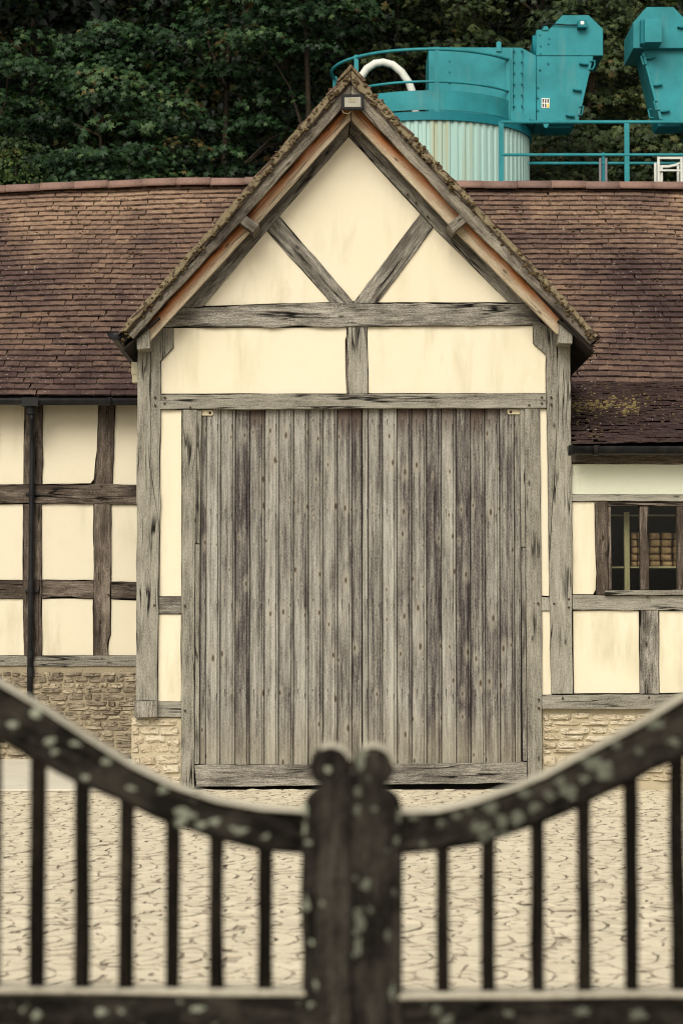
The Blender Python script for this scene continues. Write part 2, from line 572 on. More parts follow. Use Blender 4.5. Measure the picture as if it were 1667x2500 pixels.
def tile_mat(name, tan=0.0, moss=0.0):
    m, nt, b = new_mat(name, 0.92)
    p = geo_pos(nt)
    r = attr_rnd(nt)
    big = noise(nt, mapped(nt, p, (0.8, 0.7, 0.7)), 1, 4)
    sep = nd(nt, 'ShaderNodeSeparateXYZ', {'Vector': p})
    f = mth(nt, 'ADD', mth(nt, 'MULTIPLY', r, 0.20), mth(nt, 'ADD', 0.155, mth(nt, 'MULTIPLY', mth(nt, 'SUBTRACT', big, 0.5), 1.6)))
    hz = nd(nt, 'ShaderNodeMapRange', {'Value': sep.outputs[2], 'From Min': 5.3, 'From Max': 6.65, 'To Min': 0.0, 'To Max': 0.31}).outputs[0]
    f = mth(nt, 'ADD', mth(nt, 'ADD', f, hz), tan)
    col = ramp(nt, f, [(0.0, (0.05, 0.031, 0.029)), (0.2, (0.088, 0.056, 0.047)), (0.42, (0.15, 0.096, 0.07)), (0.64, (0.235, 0.154, 0.103)), (0.95, (0.37, 0.26, 0.175))])
    n = noise(nt, p, 26, 4, 0.65)
    col = mix(nt, 1.0, col, ramp(nt, n, [(0.3, 0.66), (0.7, 1.2)]), 'MULTIPLY')
    ln = noise(nt, p, 34, 3, 0.5)
    lg = noise(nt, p, 1.3, 2)
    lm = mth(nt, 'MULTIPLY', ramp(nt, ln, [(0.655, 0.0), (0.70, 0.9)]), ramp(nt, lg, [(0.40, 0.15), (0.6, 1.0)]))
    col = mix(nt, lm, col, (0.47, 0.42, 0.35))
    mo = mth(nt, 'MULTIPLY', ramp(nt, noise(nt, p, 17, 4, 0.6), [(0.60 - moss, 0.0), (0.66 - moss, 0.9)]), ramp(nt, noise(nt, p, 2.2, 2), [(0.42, 0.0), (0.6, 1.0)]))
    col = mix(nt, mo, col, (0.045, 0.036, 0.02))
    setcol(nt, b, col)
    bump(nt, b, noise(nt, p, 60, 4, 0.6), 0.5, 0.006)
    return m


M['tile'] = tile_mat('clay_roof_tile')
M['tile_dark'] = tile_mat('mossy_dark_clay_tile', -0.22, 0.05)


def spotted(name, base, alt, spots, rough=0.95, s1=14, s2=40, thr=0.6, bstr=0.6):
    m, nt, b = new_mat(name, rough)
    p = geo_pos(nt)
    r = obj_rnd(nt)
    c = mix(nt, ramp(nt, mth(nt, 'ADD', mth(nt, 'MULTIPLY', noise(nt, p, s1, 4, 0.6), 0.7), mth(nt, 'MULTIPLY', r, 0.45)), [(0.3, 0.0), (0.75, 1.0)]), base, alt)
    c = mix(nt, ramp(nt, noise(nt, p, s2, 4, 0.6), [(thr, 0.0), (thr + 0.08, 0.85)]), c, spots)
    setcol(nt, b, c)
    bump(nt, b, mth(nt, 'ADD', noise(nt, p, s1 * 2, 5, 0.65), noise(nt, p, s2 * 2, 3)), bstr, 0.01)
    return m


M['ridge'] = spotted('pink_ridge_tile', (0.235, 0.145, 0.115), (0.165, 0.11, 0.092), (0.08, 0.055, 0.045), s2=30, thr=0.62)
M['ridge_mossy'] = spotted('mossy_ridge_tile', (0.20, 0.115, 0.075), (0.13, 0.10, 0.06), (0.05, 0.036, 0.022), s1=16, s2=18, thr=0.5)
M['verge_mortar'] = spotted('lichened_verge_mortar', (0.27, 0.225, 0.13), (0.15, 0.12, 0.075), (0.035, 0.025, 0.017), s1=22, s2=20, thr=0.52)
M['moss'] = spotted('brown_moss', (0.052, 0.038, 0.02), (0.095, 0.066, 0.034), (0.16, 0.12, 0.055), s1=20, s2=50, thr=0.6)
M['moss_yellow'] = spotted('yellow_dry_moss', (0.24, 0.175, 0.07), (0.15, 0.115, 0.045), (0.33, 0.26, 0.14), s1=8, s2=50, thr=0.55)
M['stone_pale'] = spotted('pale_limestone', (0.52, 0.465, 0.35), (0.43, 0.36, 0.255), (0.20, 0.165, 0.11), s1=9, s2=28, thr=0.57, bstr=1.0)
M['stone_dark'] = spotted('weathered_limestone', (0.40, 0.34, 0.24), (0.20, 0.165, 0.12), (0.06, 0.047, 0.037), s1=6, s2=22, thr=0.56, bstr=1.0)
M['mortar'] = spotted('lime_mortar', (0.47, 0.41, 0.29), (0.38, 0.325, 0.22), (0.26, 0.215, 0.145), s1=6, s2=60, thr=0.66)
M['mortar_dark'] = spotted('dirty_lime_mortar', (0.33, 0.28, 0.19), (0.22, 0.18, 0.12), (0.10, 0.08, 0.055), s1=5, s2=40, thr=0.6)
M['sett'] = spotted('pale_yard_sett', (0.54, 0.48, 0.35), (0.70, 0.62, 0.46), (0.44, 0.375, 0.27), s1=3, s2=55, thr=0.62, bstr=0.35)
M['joint'] = spotted('dark_sett_joint', (0.17, 0.14, 0.10), (0.52, 0.45, 0.34), (0.075, 0.06, 0.042), s1=6, s2=14, thr=0.56)
M['concrete'] = spotted('pale_concrete', (0.62, 0.575, 0.47), (0.53, 0.49, 0.39), (0.42, 0.38, 0.29), s1=4, s2=20, thr=0.62, bstr=0.2)
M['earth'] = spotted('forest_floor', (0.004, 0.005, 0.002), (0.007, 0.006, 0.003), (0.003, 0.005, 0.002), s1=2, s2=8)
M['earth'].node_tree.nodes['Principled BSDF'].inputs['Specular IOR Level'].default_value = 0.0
M['grit'] = spotted('gritty_ground', (0.22, 0.19, 0.14), (0.28, 0.24, 0.18), (0.12, 0.11, 0.06), s1=1, s2=8)
M['plastic_black'] = plain('black_gutter_plastic', (0.017, 0.017, 0.018), 0.38, 0.4, 8, dirt=(0.05, 0.045, 0.04))
M['black'] = plain('black_paint', (0.012, 0.012, 0.013), 0.4)
M['void'] = plain('dark_interior', (0.012, 0.011, 0.01), 0.95)
M['under'] = plain('dark_roof_underside', (0.022, 0.018, 0.015), 0.95)
M['teal'] = plain('teal_machine_paint', (0.028, 0.222, 0.25), 0.42, 0.28, 2.2, dirt=(0.10, 0.235, 0.235))
M['teal_dark'] = plain('deep_teal_paint', (0.012, 0.155, 0.185), 0.45, 0.16, 2.5)
M['white'] = plain('white_pipe', (0.62, 0.63, 0.57), 0.5, 0.15, 8)
M['grey_metal'] = plain('grey_galvanised_metal', (0.17, 0.16, 0.17), 0.5, 0.2, 10)
M['cream_plastic'] = plain('cream_plastic', (0.63, 0.58, 0.40), 0.5, 0.12, 20)
M['cream_plate'] = plain('cream_painted_plate', (0.60, 0.53, 0.36), 0.6, 0.25, 40, dirt=(0.2, 0.1, 0.05))
M['lens'] = plain('lamp_lens', (0.30, 0.285, 0.235), 0.25, 0.1, 20)
M['led'] = plain('led_chip', (0.26, 0.24, 0.17), 0.4, 0.1, 20)
M['rust_nail'] = plain('rusty_iron', (0.05, 0.03, 0.022), 0.7, 0.3, 60)
M['yellow'] = plain('yellow_print', (0.75, 0.5, 0.05), 0.6)
M['paper'] = plain('white_print', (0.75, 0.75, 0.70), 0.6)
M['trunk'] = spotted('tree_bark', (0.075, 0.056, 0.04), (0.03, 0.024, 0.018), (0.11, 0.09, 0.065), s1=8, s2=25)
M['lichen'] = spotted('grey_green_lichen', (0.31, 0.33, 0.25), (0.10, 0.105, 0.08), (0.10, 0.10, 0.075), s1=13, s2=60, thr=0.56, bstr=0.8)
M['sack'] = spotted('brown_paper_sack', (0.36, 0.225, 0.14), (0.29, 0.175, 0.105), (0.42, 0.28, 0.18), s1=6, s2=14, rough=0.75, bstr=0.5)


def silo_mat():
    m, nt, b = new_mat('pale_aqua_silo_sheet', 0.5)
    p = geo_pos(nt)
    st = noise(nt, mapped(nt, p, (4.5, 4.5, 0.12)), 1, 3, 0.5)
    c = mix(nt, ramp(nt, noise(nt, mapped(nt, p, (7, 7, 0.5)), 1, 4), [(0.3, 0.0), (0.75, 0.7)]), (0.345, 0.50, 0.45), (0.275, 0.43, 0.40))
    c = mix(nt, ramp(nt, st, [(0.56, 0.0), (0.66, 0.7)]), c, (0.36, 0.33, 0.19))
    setcol(nt, b, c)
    return m


M['silo'] = silo_mat()


def leaf_mat(name, c0, c1, c2):
    m, nt, b = new_mat(name, 0.5)
    r = attr_rnd(nt)
    col = ramp(nt, r, [(0.0, c0), (0.6, c1), (0.95, c2), (0.99, (0.10, 0.065, 0.022))])
    setcol(nt, b, col)
    b.inputs['Specular IOR Level'].default_value = 0.22
    tr = nd(nt, 'ShaderNodeBsdfTranslucent', {'Color': mix(nt, 1.0, col, (1.0, 1.1, 0.5), 'MULTIPLY')})
    ms = nd(nt, 'ShaderNodeMixShader', {0: 0.22})
    nt.links.new(b.outputs[0], ms.inputs[1])
    nt.links.new(tr.outputs[0], ms.inputs[2])
    nt.links.new(ms.outputs[0], nt.nodes['Material Output'].inputs['Surface'])
    return m


M['leaf'] = leaf_mat('sycamore_leaf', (0.006, 0.017, 0.006), (0.021, 0.052, 0.018), (0.085, 0.14, 0.05))
M['leaf_olive'] = leaf_mat('olive_sycamore_leaf', (0.010, 0.020, 0.006), (0.044, 0.064, 0.021), (0.14, 0.165, 0.062))
M['leaf_light'] = leaf_mat('yellow_green_leaf', (0.010, 0.024, 0.005), (0.034, 0.06, 0.012), (0.10, 0.13, 0.03))
M['leaf_shaded'] = leaf_mat('shaded_far_leaf', (0.004, 0.008, 0.004), (0.008, 0.015, 0.007), (0.016, 0.028, 0.012))  # leaf colour blackened: deep shade among the far trees is painted in


def glass_mat():
    m = bpy.data.materials.new('window_glass')
    m.use_nodes = True
    nt = m.node_tree
    nt.nodes.remove(nt.nodes['Principled BSDF'])
    t = nd(nt, 'ShaderNodeBsdfTransparent', {'Color': (0.90, 0.93, 0.88, 1)})
    g = nd(nt, 'ShaderNodeBsdfGlossy', {'Color': (1, 1, 1, 1), 'Roughness': 0.02})
    fr = nd(nt, 'ShaderNodeFresnel', {'IOR': 1.16})
    ms = nd(nt, 'ShaderNodeMixShader', {0: fr.outputs[0], 1: t.outputs[0], 2: g.outputs[0]})
    nt.links.new(ms.outputs[0], nt.nodes['Material Output'].inputs['Surface'])
    return m


M['glass'] = glass_mat()

# ------------------------------------------------------------------ planes of the place
YF = 21.0        # front of the porch and of the right-hand outshut
YW = 24.0        # recessed wall of the main range
YV = 20.55       # verge of the porch roof
YG = 4.96        # yard gate

# ------------------------------------------------------------------ ground, apron, hillside
gv, gf = [], []
mk('ground', [(-300, -60, -0.03), (300, -60, -0.03), (300, 400, -0.03), (-300, 400, -0.03)], [(0, 1, 2, 3)], M['grit'], kind='structure')
paving = mk('yard_paving', [(-5.2, 5.4, 0.0), (5.2, 5.4, 0.0), (5.2, 21.3, 0.0), (-5.2, 21.3, 0.0)], [(0, 1, 2, 3)], M['joint'], kind='structure')

# fan-laid setts: right-pointing scales of concentric rows
RS, STEP = 0.54, 0.108
setts = []


def owner(x, y):
    i0 = int(math.floor((x - RS) / RS)) - 1
    for i in range(i0, i0 + 5):
        cx = i * RS
        oy = RS if i % 2 else 0.0
        j = round((y - oy) / (2 * RS))
        cy = j * 2 * RS + oy
        if (x - cx) ** 2 + (y - cy) ** 2 < RS * RS:
            return i, j, cx, cy
    return None


def sett_verts(cx, cy, r0, r1, a0, a1, zt):
    g = 0.0045
    am = (a0 + a1) / 2
    jj = lambda s: rng.normal(0, s)
    pts = []
    for r, a in ((r0 + g, a0), (r1 - g, a0), (r1 - g, am), (r1 - g, a1), (r0 + g, a1), (r0 + g, am)):
        da = (g / max(r, 0.05)) * (1 if a == a0 else -1 if a == a1 else 0)
        aa = a + da
        pts.append((cx + (r + jj(0.0035)) * math.cos(aa) + jj(0.003), cy + (r + jj(0.0035)) * math.sin(aa) + jj(0.003)))
    mx = sum(p[0] for p in pts) / 6
    my = sum(p[1] for p in pts) / 6
    tx, ty = jj(0.022), jj(0.022)
    top = [(mx + (x - mx) * 0.93, my + (y - my) * 0.93, zt + (x - mx) * tx + (y - my) * ty) for x, y in pts]
    bot = [(x, y, 0.002) for x, y in pts]
    return (mx, my), top + bot


SETT_F = [(0, 1, 2, 3, 4, 5)] + [(6 + i, 6 + (i + 1) % 6, (i + 1) % 6, i) for i in range(6)]
for i in range(-10, 11):
    cx = i * RS
    for j in range(4, 21):
        cy = j * 2 * RS + (RS if i % 2 else 0.0)
        for k in range(5):
            r0, r1 = k * STEP + (0.012 if k == 0 else 0), (k + 1) * STEP
            nseg = max(4, int(2 * math.pi * (r0 + r1) / 2 / 0.135))
            ph = rng.uniform(0, 6.28)
            for s in range(nseg):
                a0, a1 = ph + 2 * math.pi * s / nseg, ph + 2 * math.pi * (s + 1) / nseg
                mx, my = cx + (r0 + r1) / 2 * math.cos((a0 + a1) / 2), cy + (r0 + r1) / 2 * math.sin((a0 + a1) / 2)
                if not (-5.0 < mx < 5.0 and 5.6 < my < 20.93): continue
                if mx < -1.6 and my > 20.6: continue
                ow = owner(mx, my)
                if ow is None or (ow[0], ow[1]) != (i, j): continue
                setts.append(sett_verts(cx, cy, r0, r1, a0, a1, 0.009 + rng.uniform(0, 0.004)))


def in_frame_gap(x, y):
    px = CX + x / y * FPX
    return 20 < px < 1650 and 11.6 < y < 15.6


near = [s for s in setts if in_frame_gap(*s[0])]
near.sort(key=lambda s: s[0][1])
pick = set(id(s) for s in near[:300])
rest = MB()
for s in setts:
    c, v = s
    area = sum(v[a][0] * v[(a + 1) % 6][1] - v[(a + 1) % 6][0] * v[a][1] for a in range(6))
    f = SETT_F if area > 0 else [tuple(reversed(q)) for q in SETT_F]
    if id(s) in pick:
        o = mk('sett', v, f, M['sett'], paving)
        o.data.materials.append(M['joint'])
        o.data.polygons.foreach_set('material_index', [0] + [1] * 6)
    else:
        rest.add(v, f)
o = rest.build('setts', M['sett'], paving, kind='stuff')
o.data.materials.append(M['joint'])
o.data.polygons.foreach_set('material_index', ([0] + [1] * 6) * (len(o.data.polygons) // 7))

# pale concrete apron before the recessed wall
ap = MB()
x0 = unp(-300, 1900, 22)[0]
ap.add([(x0, 20.96, 0.012), (-1.93, 20.96, 0.012), (-1.93, 24.1, 0.10), (x0, 24.1, 0.10), (x0, 20.96, -0.03), (-1.93, 20.96, -0.03), (-1.93, 24.1, -0.03), (x0, 24.1, -0.03)],
       [(0, 1, 2, 3), (4, 5, 1, 0), (5, 6, 2, 1), (7, 4, 0, 3)])
ap.build('concrete_path', M['concrete'], kind='structure')

# wooded hillside behind
hv, hf = [], []
NXH, NYH = 50, 22
for j in range(NYH):
    for i in range(NXH):
        x = -40 + 80 * i / (NXH - 1)
        t = j / (NYH - 1)
        y = 33.5 + 60 * t
        z = -0.05 + 34 * (t ** 0.85) + rng.normal(0, 0.18) * (t > 0)
        hv.append((x, y, z))
for j in range(NYH - 1):
    for i in range(NXH - 1):
        a = j * NXH + i
        hf.append((a, a + 1, a + NXH + 1, a + NXH))
mk('hillside', hv, hf, M['earth'], kind='structure', smooth=True)


def hill_z(y):
    t = max(0, (y - 33.5) / 60)
    return -0.05 + 34 * t ** 0.85


# ------------------------------------------------------------------ the barn
barn = thing('barn', (0.1, YF, 0), 'timber framed barn with cream plaster panels, brown tiled roof and gabled cart entrance', 'barn')

# --- porch front wall
gab = MB()
gp = [(350, 1000), (350, 845), (856, 305), (1385, 830), (1390, 1000)]
o = T('gable_wall', barn, [(392, 1002), (392, 845), (856, 325), (1335, 845), (1335, 1002)], YF + 0.06, M['void'], 0.08, jit=0)
gable = o
P_ = M['plaster']
YP = YF + 0.02
panels = [
    [(424.5, 801), (846, 799), (846, 818), (842.5, 830), (843, 900), (846, 961), (394, 961), (394, 882), (424.5, 850)],
    [(896.5, 798), (1299.5, 795), (1299.5, 839), (1331.5, 867), (1331, 960), (899.5, 960)],
    [(851, 334), (1025.5, 522.5), (866, 735), (860.5, 735), (682, 528)],
    [(651, 563.5), (807, 738), (497, 746.5)],
    [(1057, 556), (1241, 738), (921, 738)],
    [(393, 1001), (444, 1001), (443, 1456), (390, 1456)],
    [(388, 1500), (442.5, 1500), (442, 1713), (386, 1713)],
    [(1317, 998), (1333, 998), (1339.5, 1455), (1321, 1454)],
    [(1322, 1492), (1342.5, 1492), (1344.5, 1690), (1347.5, 1696), (1322.5, 1696)],
]
for p in panels:
    T('plaster_panel', gable, p, YP, P_, 0.06, jit=0.0012, bev=0.002)

OK, OD = M['oak'], M['oak_dark']
# posts: two planks each, with the flared head
T('post', gable, [(335.5, 853), (367, 851), (366.5, 1140), (388.5, 1280), (385, 1711), (332.5, 1711)], YF - 0.03, OK, 0.3, axis=((350, 850), (350, 1700)))
T('post', gable, [(368.2, 826), (398, 800), (423, 800), (423, 848.5), (391.5, 881), (390.5, 1300), (389, 1290), (368, 1150)], YF - 0.018, OK, 0.25, axis=((380, 800), (380, 1280)))
T('post_foot', gable, [(327, 1713), (384, 1712), (384, 1751), (329, 1753)], YF - 0.10, OD, 0.36, axis=((330, 1713), (330, 1750)))
T('post', gable, [(1360.5, 837), (1391.5, 837), (1397.5, 1694), (1345.5, 1694), (1340, 1400), (1359, 1050)], YF - 0.03, OK, 0.3, axis=((1375, 840), (1375, 1690)))
T('post', gable, [(1301, 788), (1322, 788), (1359, 815), (1358.5, 1045), (1339, 1395), (1334, 990), (1333, 866), (1301, 838)], YF - 0.018, OK, 0.25, axis=((1345, 790), (1345, 1380)))
# tie beam, middle stud, lintel
T('tie_beam', gable, [(446, 752), (560, 748), (700, 741), (1292, 741), (1319, 785), (1319, 793), (860, 797), (399, 799), (420, 770)], YF - 0.02, OD, 0.16, jit=0.006, chip=0.012, axis=((400, 775), (1300, 765)))
T('stud', gable, [(848, 798), (895, 797), (898, 961), (852, 962), (850, 880)], YF - 0.005, OK, 0.12)
T('bark_edge', gable, [(846, 820), (849.5, 812), (851, 961), (845.5, 961), (843.5, 900)], YF + 0.004, M['oak_brown'], 0.08, jit=0.006)
T('lintel', gable, [(392, 963.5), (1332, 961), (1333, 996), (392, 999)], YF - 0.025, OK, 0.16, jit=0.0025)
# rafters and braces of the gable
T('rafter', gable, [(856, 290), (849, 332), (681, 527), (652, 562), (495, 748), (440, 752), (560, 622), (629, 543)], YF - 0.012, OD, 0.14, jit=0.004, axis=((856, 290), (440, 752)))
T('rafter', gable, [(857, 291), (1094, 548), (1289, 741), (1243, 740), (1057, 554), (1027, 521), (851, 333)], YF - 0.004, OD, 0.14, jit=0.004, axis=((857, 291), (1289, 741)))
T('brace', gable, [(680.5, 528), (862.5, 737), (860, 741), (808, 741), (652.5, 562)], YF - 0.002, OD, 0.13, jit=0.005, axis=((665, 545), (840, 741)), chip=0.006)
T('brace', gable, [(1027, 522), (1056, 555), (919, 741), (864, 741), (864, 736)], YF - 0.006, OD, 0.13, jit=0.005, axis=((1040, 540), (890, 741)), chip=0.006)
# rails beside the doorway
T('rail', gable, [(388.5, 1458), (445, 1458), (444, 1498), (387, 1498)], YF - 0.002, OD, 0.1)
T('sill', gable, [(385, 1715), (443, 1715), (443, 1751), (385, 1750)], YF - 0.012, OK, 0.2)
T('rail', gable, [(1320.5, 1457), (1340.5, 1459), (1342, 1491), (1321.5, 1491)], YF - 0.002, OK, 0.1)
# door frame
T('jamb', gable, [(446.5, 1000), (481, 1000), (475, 1480), (474, 1925), (443, 1925), (444, 1480)], YF - 0.014, OK, 0.14, jit=0.0015)
T('jamb', gable, [(1280.5, 997), (1316, 997), (1321.5, 1500), (1323, 1922), (1288, 1922), (1284, 1500)], YF - 0.014, OK, 0.14, jit=0.0015)
T('stop_bead', gable, [(481.5, 1000), (492.5, 1000), (488, 1327), (477.5, 1327)], YF + 0.005, OK, 0.1, jit=0.001)
T('stop_bead', gable, [(477, 1329), (488, 1329), (486.5, 1866), (475.5, 1866)], YF + 0.005, OK, 0.1, jit=0.001)
T('stop_bead', gable, [(1269, 997), (1280, 997), (1282, 1335), (1272, 1335)], YF + 0.005, OK, 0.1, jit=0.001)
T('stop_bead', gable, [(1272, 1337), (1282, 1337), (1286, 1858), (1276.5, 1858)], YF + 0.005, OD, 0.1, jit=0.001)
T('threshold_beam', gable, [(475, 1869), (860, 1867), (1286, 1861), (1286, 1912), (480, 1921)], YF - 0.005, OD, 0.18, jit=0.003, axis=((475, 1890), (1286, 1885)))
# wooden pegs
peg_px = [(379, 970), (379.5, 990), (403, 971), (402, 985), (465, 995), (1322, 970), (1322, 985), (1291, 989), (1345, 970), (1345, 987),
          (377, 1478), (452, 1479), (1313, 1473), (1352, 1474), (1388, 1463), (1388, 1483), (1315, 1708), (1315, 1729), (452, 1735), (703, 409), (995, 475), (1015, 495), (1044, 529)]
peg = MB().tube([(0, 0, 0), (0, 0.02, 0)], 0.011, 8)
pegm = meshdata('peg', peg.v, peg.f, M['rust_nail'])
for x, y in peg_px:
    X, Z = unp(x, y, YF - 0.035)
    link(bpy.data.objects.new('peg', pegm), gable, (X, YF - 0.037, Z))

# --- cart doors
T('door_lining', barn, [(440, 985), (1325, 985), (1325, 1930), (440, 1930)], YF + 0.15, M['void'], 0.05, jit=0)
edL = [489, 503, 538.5, 574.5, 610, 646, 681, 717, 753, 788.5, 824, 859.5, 883]
edR = [885, 898.5, 934, 969.5, 1005.5, 1041.5, 1077.5, 1113.5, 1149, 1184.5, 1220.5, 1256.5, 1271]
DZT = unp(0, 998, YF + 0.05)[1]
DZB = unp(0, 1866, YF + 0.05)[1]
kk = 0
for side, ed in (('l', edL), ('r', edR)):
    xa, xb = unp(ed[0], 1450, YF + 0.05)[0], unp(ed[-1], 1450, YF + 0.05)[0]
    leaf = MB().box(xa, xb, YF + 0.085, YF + 0.12, DZB, DZT).build('cart_door', M['under'], barn)
    leaf['label'] = 'weathered grey boarded cart door leaf'
    for a, b in zip(ed[:-1], ed[1:]):
        kk += 1
        x0 = unp(a, 1450, YF + 0.05)[0]
        x1 = unp(b, 1450, YF + 0.05)[0]
        w = x1 - x0
        y = YF + 0.05 + rng.uniform(0, 0.004)
        # profile across the board: groove, flat, quirk and bead
        if w > 0.1:
            pr = [(0.0, 0.024), (0.005, 0.006), (0.008, 0.0), (w - 0.030, 0.0), (w - 0.026, 0.012), (w - 0.021, 0.001), (w - 0.009, 0.001), (w - 0.005, 0.014), (w - 0.0005, 0.026)]
        else:
            pr = [(0.0, 0.016), (0.004, 0.0), (w - 0.004, 0.0), (w - 0.0005, 0.018)]
        nseg = 24
        zt, zb = DZT, DZB - rng.uniform(0, 0.006)
        bow = smooth1d(nseg + 1, 0.0012, 6)
        v, uvp = [], []
        for s in range(nseg + 1):
            z = zt + (zb - zt) * s / nseg
            for q, (dx, dy) in enumerate(pr):
                v.append((x0 + dx + bow[s], y + dy, z))
                uvp.append((zt - z, kk + min(max(dx, 0.001), 0.9)))
        n = len(pr)
        f = []
        for s in range(nseg):
            for q in range(n - 1):
                a_ = s * n + q
                f.append((a_ + n, a_ + n + 1, a_ + 1, a_))
        # closed back
        nb = len(v)
        v += [(x0, YF + 0.082, zt), (x1 - 0.001, YF + 0.082, zt), (x1 - 0.001, YF + 0.082, zb), (x0, YF + 0.082, zb)]
        uvp += [(0, kk + 0.01)] * 4
        f.append((nb, nb + 1, nb + 2, nb + 3))
        uvs = [[uvp[i] for i in q] for q in f]
        mk('board', v, f, M['door'], leaf, uvs)
    # cream hinge plate at the outer top corner
    px0, px1 = (492.5, 521) if side == 'l' else (1238, 1268)
    pl = T('hinge_plate', leaf, [(px0, 1001), (px1 - 4, 1001), (px1, 1005), (px1, 1012), (px1 - 4, 1014.5), (px0, 1014.5)] if side == 'l' else
           [(px0, 999), (px1, 999), (px1, 1011.5), (px0 + 3, 1011.5), (px0, 1008)], YF + 0.035, M['cream_plate'], 0.016, jit=0, bev=0.002)
    bx = 513 if side == 'l' else 1246
    X, Z = unp(bx, 1008 if side == 'l' else 1005.5, YF + 0.03)
    MB().tube([(X, YF + 0.028, Z), (X, YF + 0.05, Z)], 0.013, 10).build('bolt', M['rust_nail'], leaf)

# --- porch roof
proof = MB()
AP = unp(856, 176, YV)
LB = unp(293, 822, YV)
RB = unp(1459, 829, YV)
yb = 27.0
deck_t = 0.05


def slab(A, B, y0, y1, t, up):
    ax, az = A; bx, bz = B
    d = Vector((bx - ax, 0, bz - az)).normalized()
    n = Vector((-d.z, 0, d.x)) if up * (d.x) > 0 else Vector((d.z, 0, -d.x))
    o = n * t
    v = [(ax, y0, az), (bx, y0, bz), (bx, y1, bz), (ax, y1, az)]
    v2 = [(p[0] - o.x, p[1], p[2] - o.z) for p in v]
    return v + v2, [(0, 1, 2, 3), (7, 6, 5, 4), (0, 4, 5, 1), (1, 5, 6, 2), (2, 6, 7, 3), (3, 7, 4, 0)]


off = 0.055
A0 = (AP[0], AP[1] - off)
proof.add(*slab(A0, (LB[0] + 0.03, LB[1] - off + 0.0), YV + 0.06, 25.6, deck_t, -1))
proof.add(*slab(A0, (RB[0] - 0.03, RB[1] - off + 0.0), YV + 0.06, 25.6, deck_t, 1))
porch_roof = proof.build('porch_roof', M['under'], barn)

Bm = M['barge']
# verge bedding under the tiles (lichened mortar)
def along(p0, p1, t):
    return (p0[0] + (p1[0] - p0[0]) * t, p0[1] + (p1[1] - p0[1]) * t)


T('verge_mortar', porch_roof, [(856, 166), (856, 196), (310, 807), (289, 812)], YV - 0.03, M['verge_mortar'], 0.16, jit=0.007, step=0.03, bev=0.008)
T('verge_mortar', porch_roof, [(857, 167), (1461, 819), (1452, 824), (857, 197)], YV - 0.026, M['verge_mortar'], 0.16, jit=0.007, step=0.03, bev=0.008)
# fillet and bargeboards
T('fillet', porch_roof, [(856, 190), (856, 203), (314, 810), (303, 810)], YV - 0.005, M['oak_brown'], 0.08, jit=0.002)
T('fillet', porch_roof, [(857, 191), (1458, 823), (1448, 826), (857, 204)], YV - 0.001, M['oak_brown'], 0.08, jit=0.002)
T('bargeboard', porch_roof, [(856, 202), (856, 240), (602, 524), (325, 827), (310, 813)], YV + 0.02, Bm, 0.045, jit=0.003, axis=((856, 215), (315, 815)))
T('bargeboard', porch_roof, [(857, 203), (1456, 827), (1440, 841), (1126, 529), (857, 241)], YV + 0.024, Bm, 0.045, jit=0.003, axis=((857, 215), (1450, 835)))
# inner boards, orange where the rain never reaches
T('soffit_board', porch_roof, [(855.5, 222), (855.5, 290.5), (629, 546), (367, 832), (351, 806), (345, 795), (602, 508)], YV + 0.17, M['soffit'], 0.05, jit=0.002,
  axis=((855.5, 243), (345, 803)), voff=0.0)
T('soffit_board', porch_roof, [(857, 223), (1126, 514), (1388, 776), (1384, 800), (1359, 816), (1096, 549), (857, 291)], YV + 0.174, M['soffit'], 0.05, jit=0.002,
  axis=((1388, 784), (857, 243)), voff=0.0)
# purlin and wall-plate ends
T('purlin_end', porch_roof, [(592, 519), (633, 549), (617, 569), (577, 537)], YV + 0.03, Bm, 0.4, jit=0.001, axis=((592, 519), (633, 549)))
T('purlin_end', porch_roof, [(1127, 519), (1145, 536), (1106, 567), (1092, 548)], YV + 0.03, Bm, 0.4, jit=0.001, axis=((1127, 519), (1092, 548)))
T('wall_plate_end', porch_roof, [(332.5, 799), (365, 797.5), (366.5, 850), (335, 853)], YV + 0.12, OK, 0.5, jit=0.0015)
T('wall_plate_end', porch_roof, [(1366, 786), (1398, 790), (1396, 839), (1361.5, 838)], YV + 0.12, OK, 0.5, jit=0.0015)
# eaves boards under the overhang
for s, e in ((-1, LB), (1, RB)):
    xo = e[0] - s * 0.02
    MB().add(*slab((xo, e[1] - 0.10), (xo - s * 0.33, e[1] - 0.10 + 0.30), YV + 0.08, 24.1, 0.02, 1)).build('eaves_board', M['under'], porch_roof)

# verge tiles and the rest of the porch tiles
TW, TL, TT, GAUGE = 0.158, 0.17, 0.015, 0.098


def tile_local(k):
    r = np.random.default_rng(100 + k)
    w = TW * r.uniform(0.97, 0.99)
    t = TT * r.uniform(0.85, 1.2)
    cam_ = r.uniform(-0.002, 0.006)
    v = []
    xs = (-w / 2, 0, w / 2)
    for z0 in (0, t):
        for yy in (0, TL):
            for q, x in enumerate(xs):
                j = r.normal(0, 0.0018)
                v.append((x + r.normal(0, 0.0012), yy + (j * 0.6 + r.normal(0, 0.001) if yy == 0 else 0), z0 + (cam_ if q == 1 else 0)))
    # indices: bottom low 0-2, bottom high 3-5, top low 6-8, top high 9-11
    f = [(6, 7, 10, 9), (7, 8, 11, 10), (0, 1, 7, 6), (1, 2, 8, 7), (2, 5, 11, 8), (3, 0, 6, 9), (1, 0, 3, 4), (2, 1, 4, 5)]
    return np.array(v), f


NT = 24
TILES = [tile_local(k) for k in range(NT)]
TRND = [float((k * 0.618) % 1.0) for k in range(NT)]
TMESH = {}


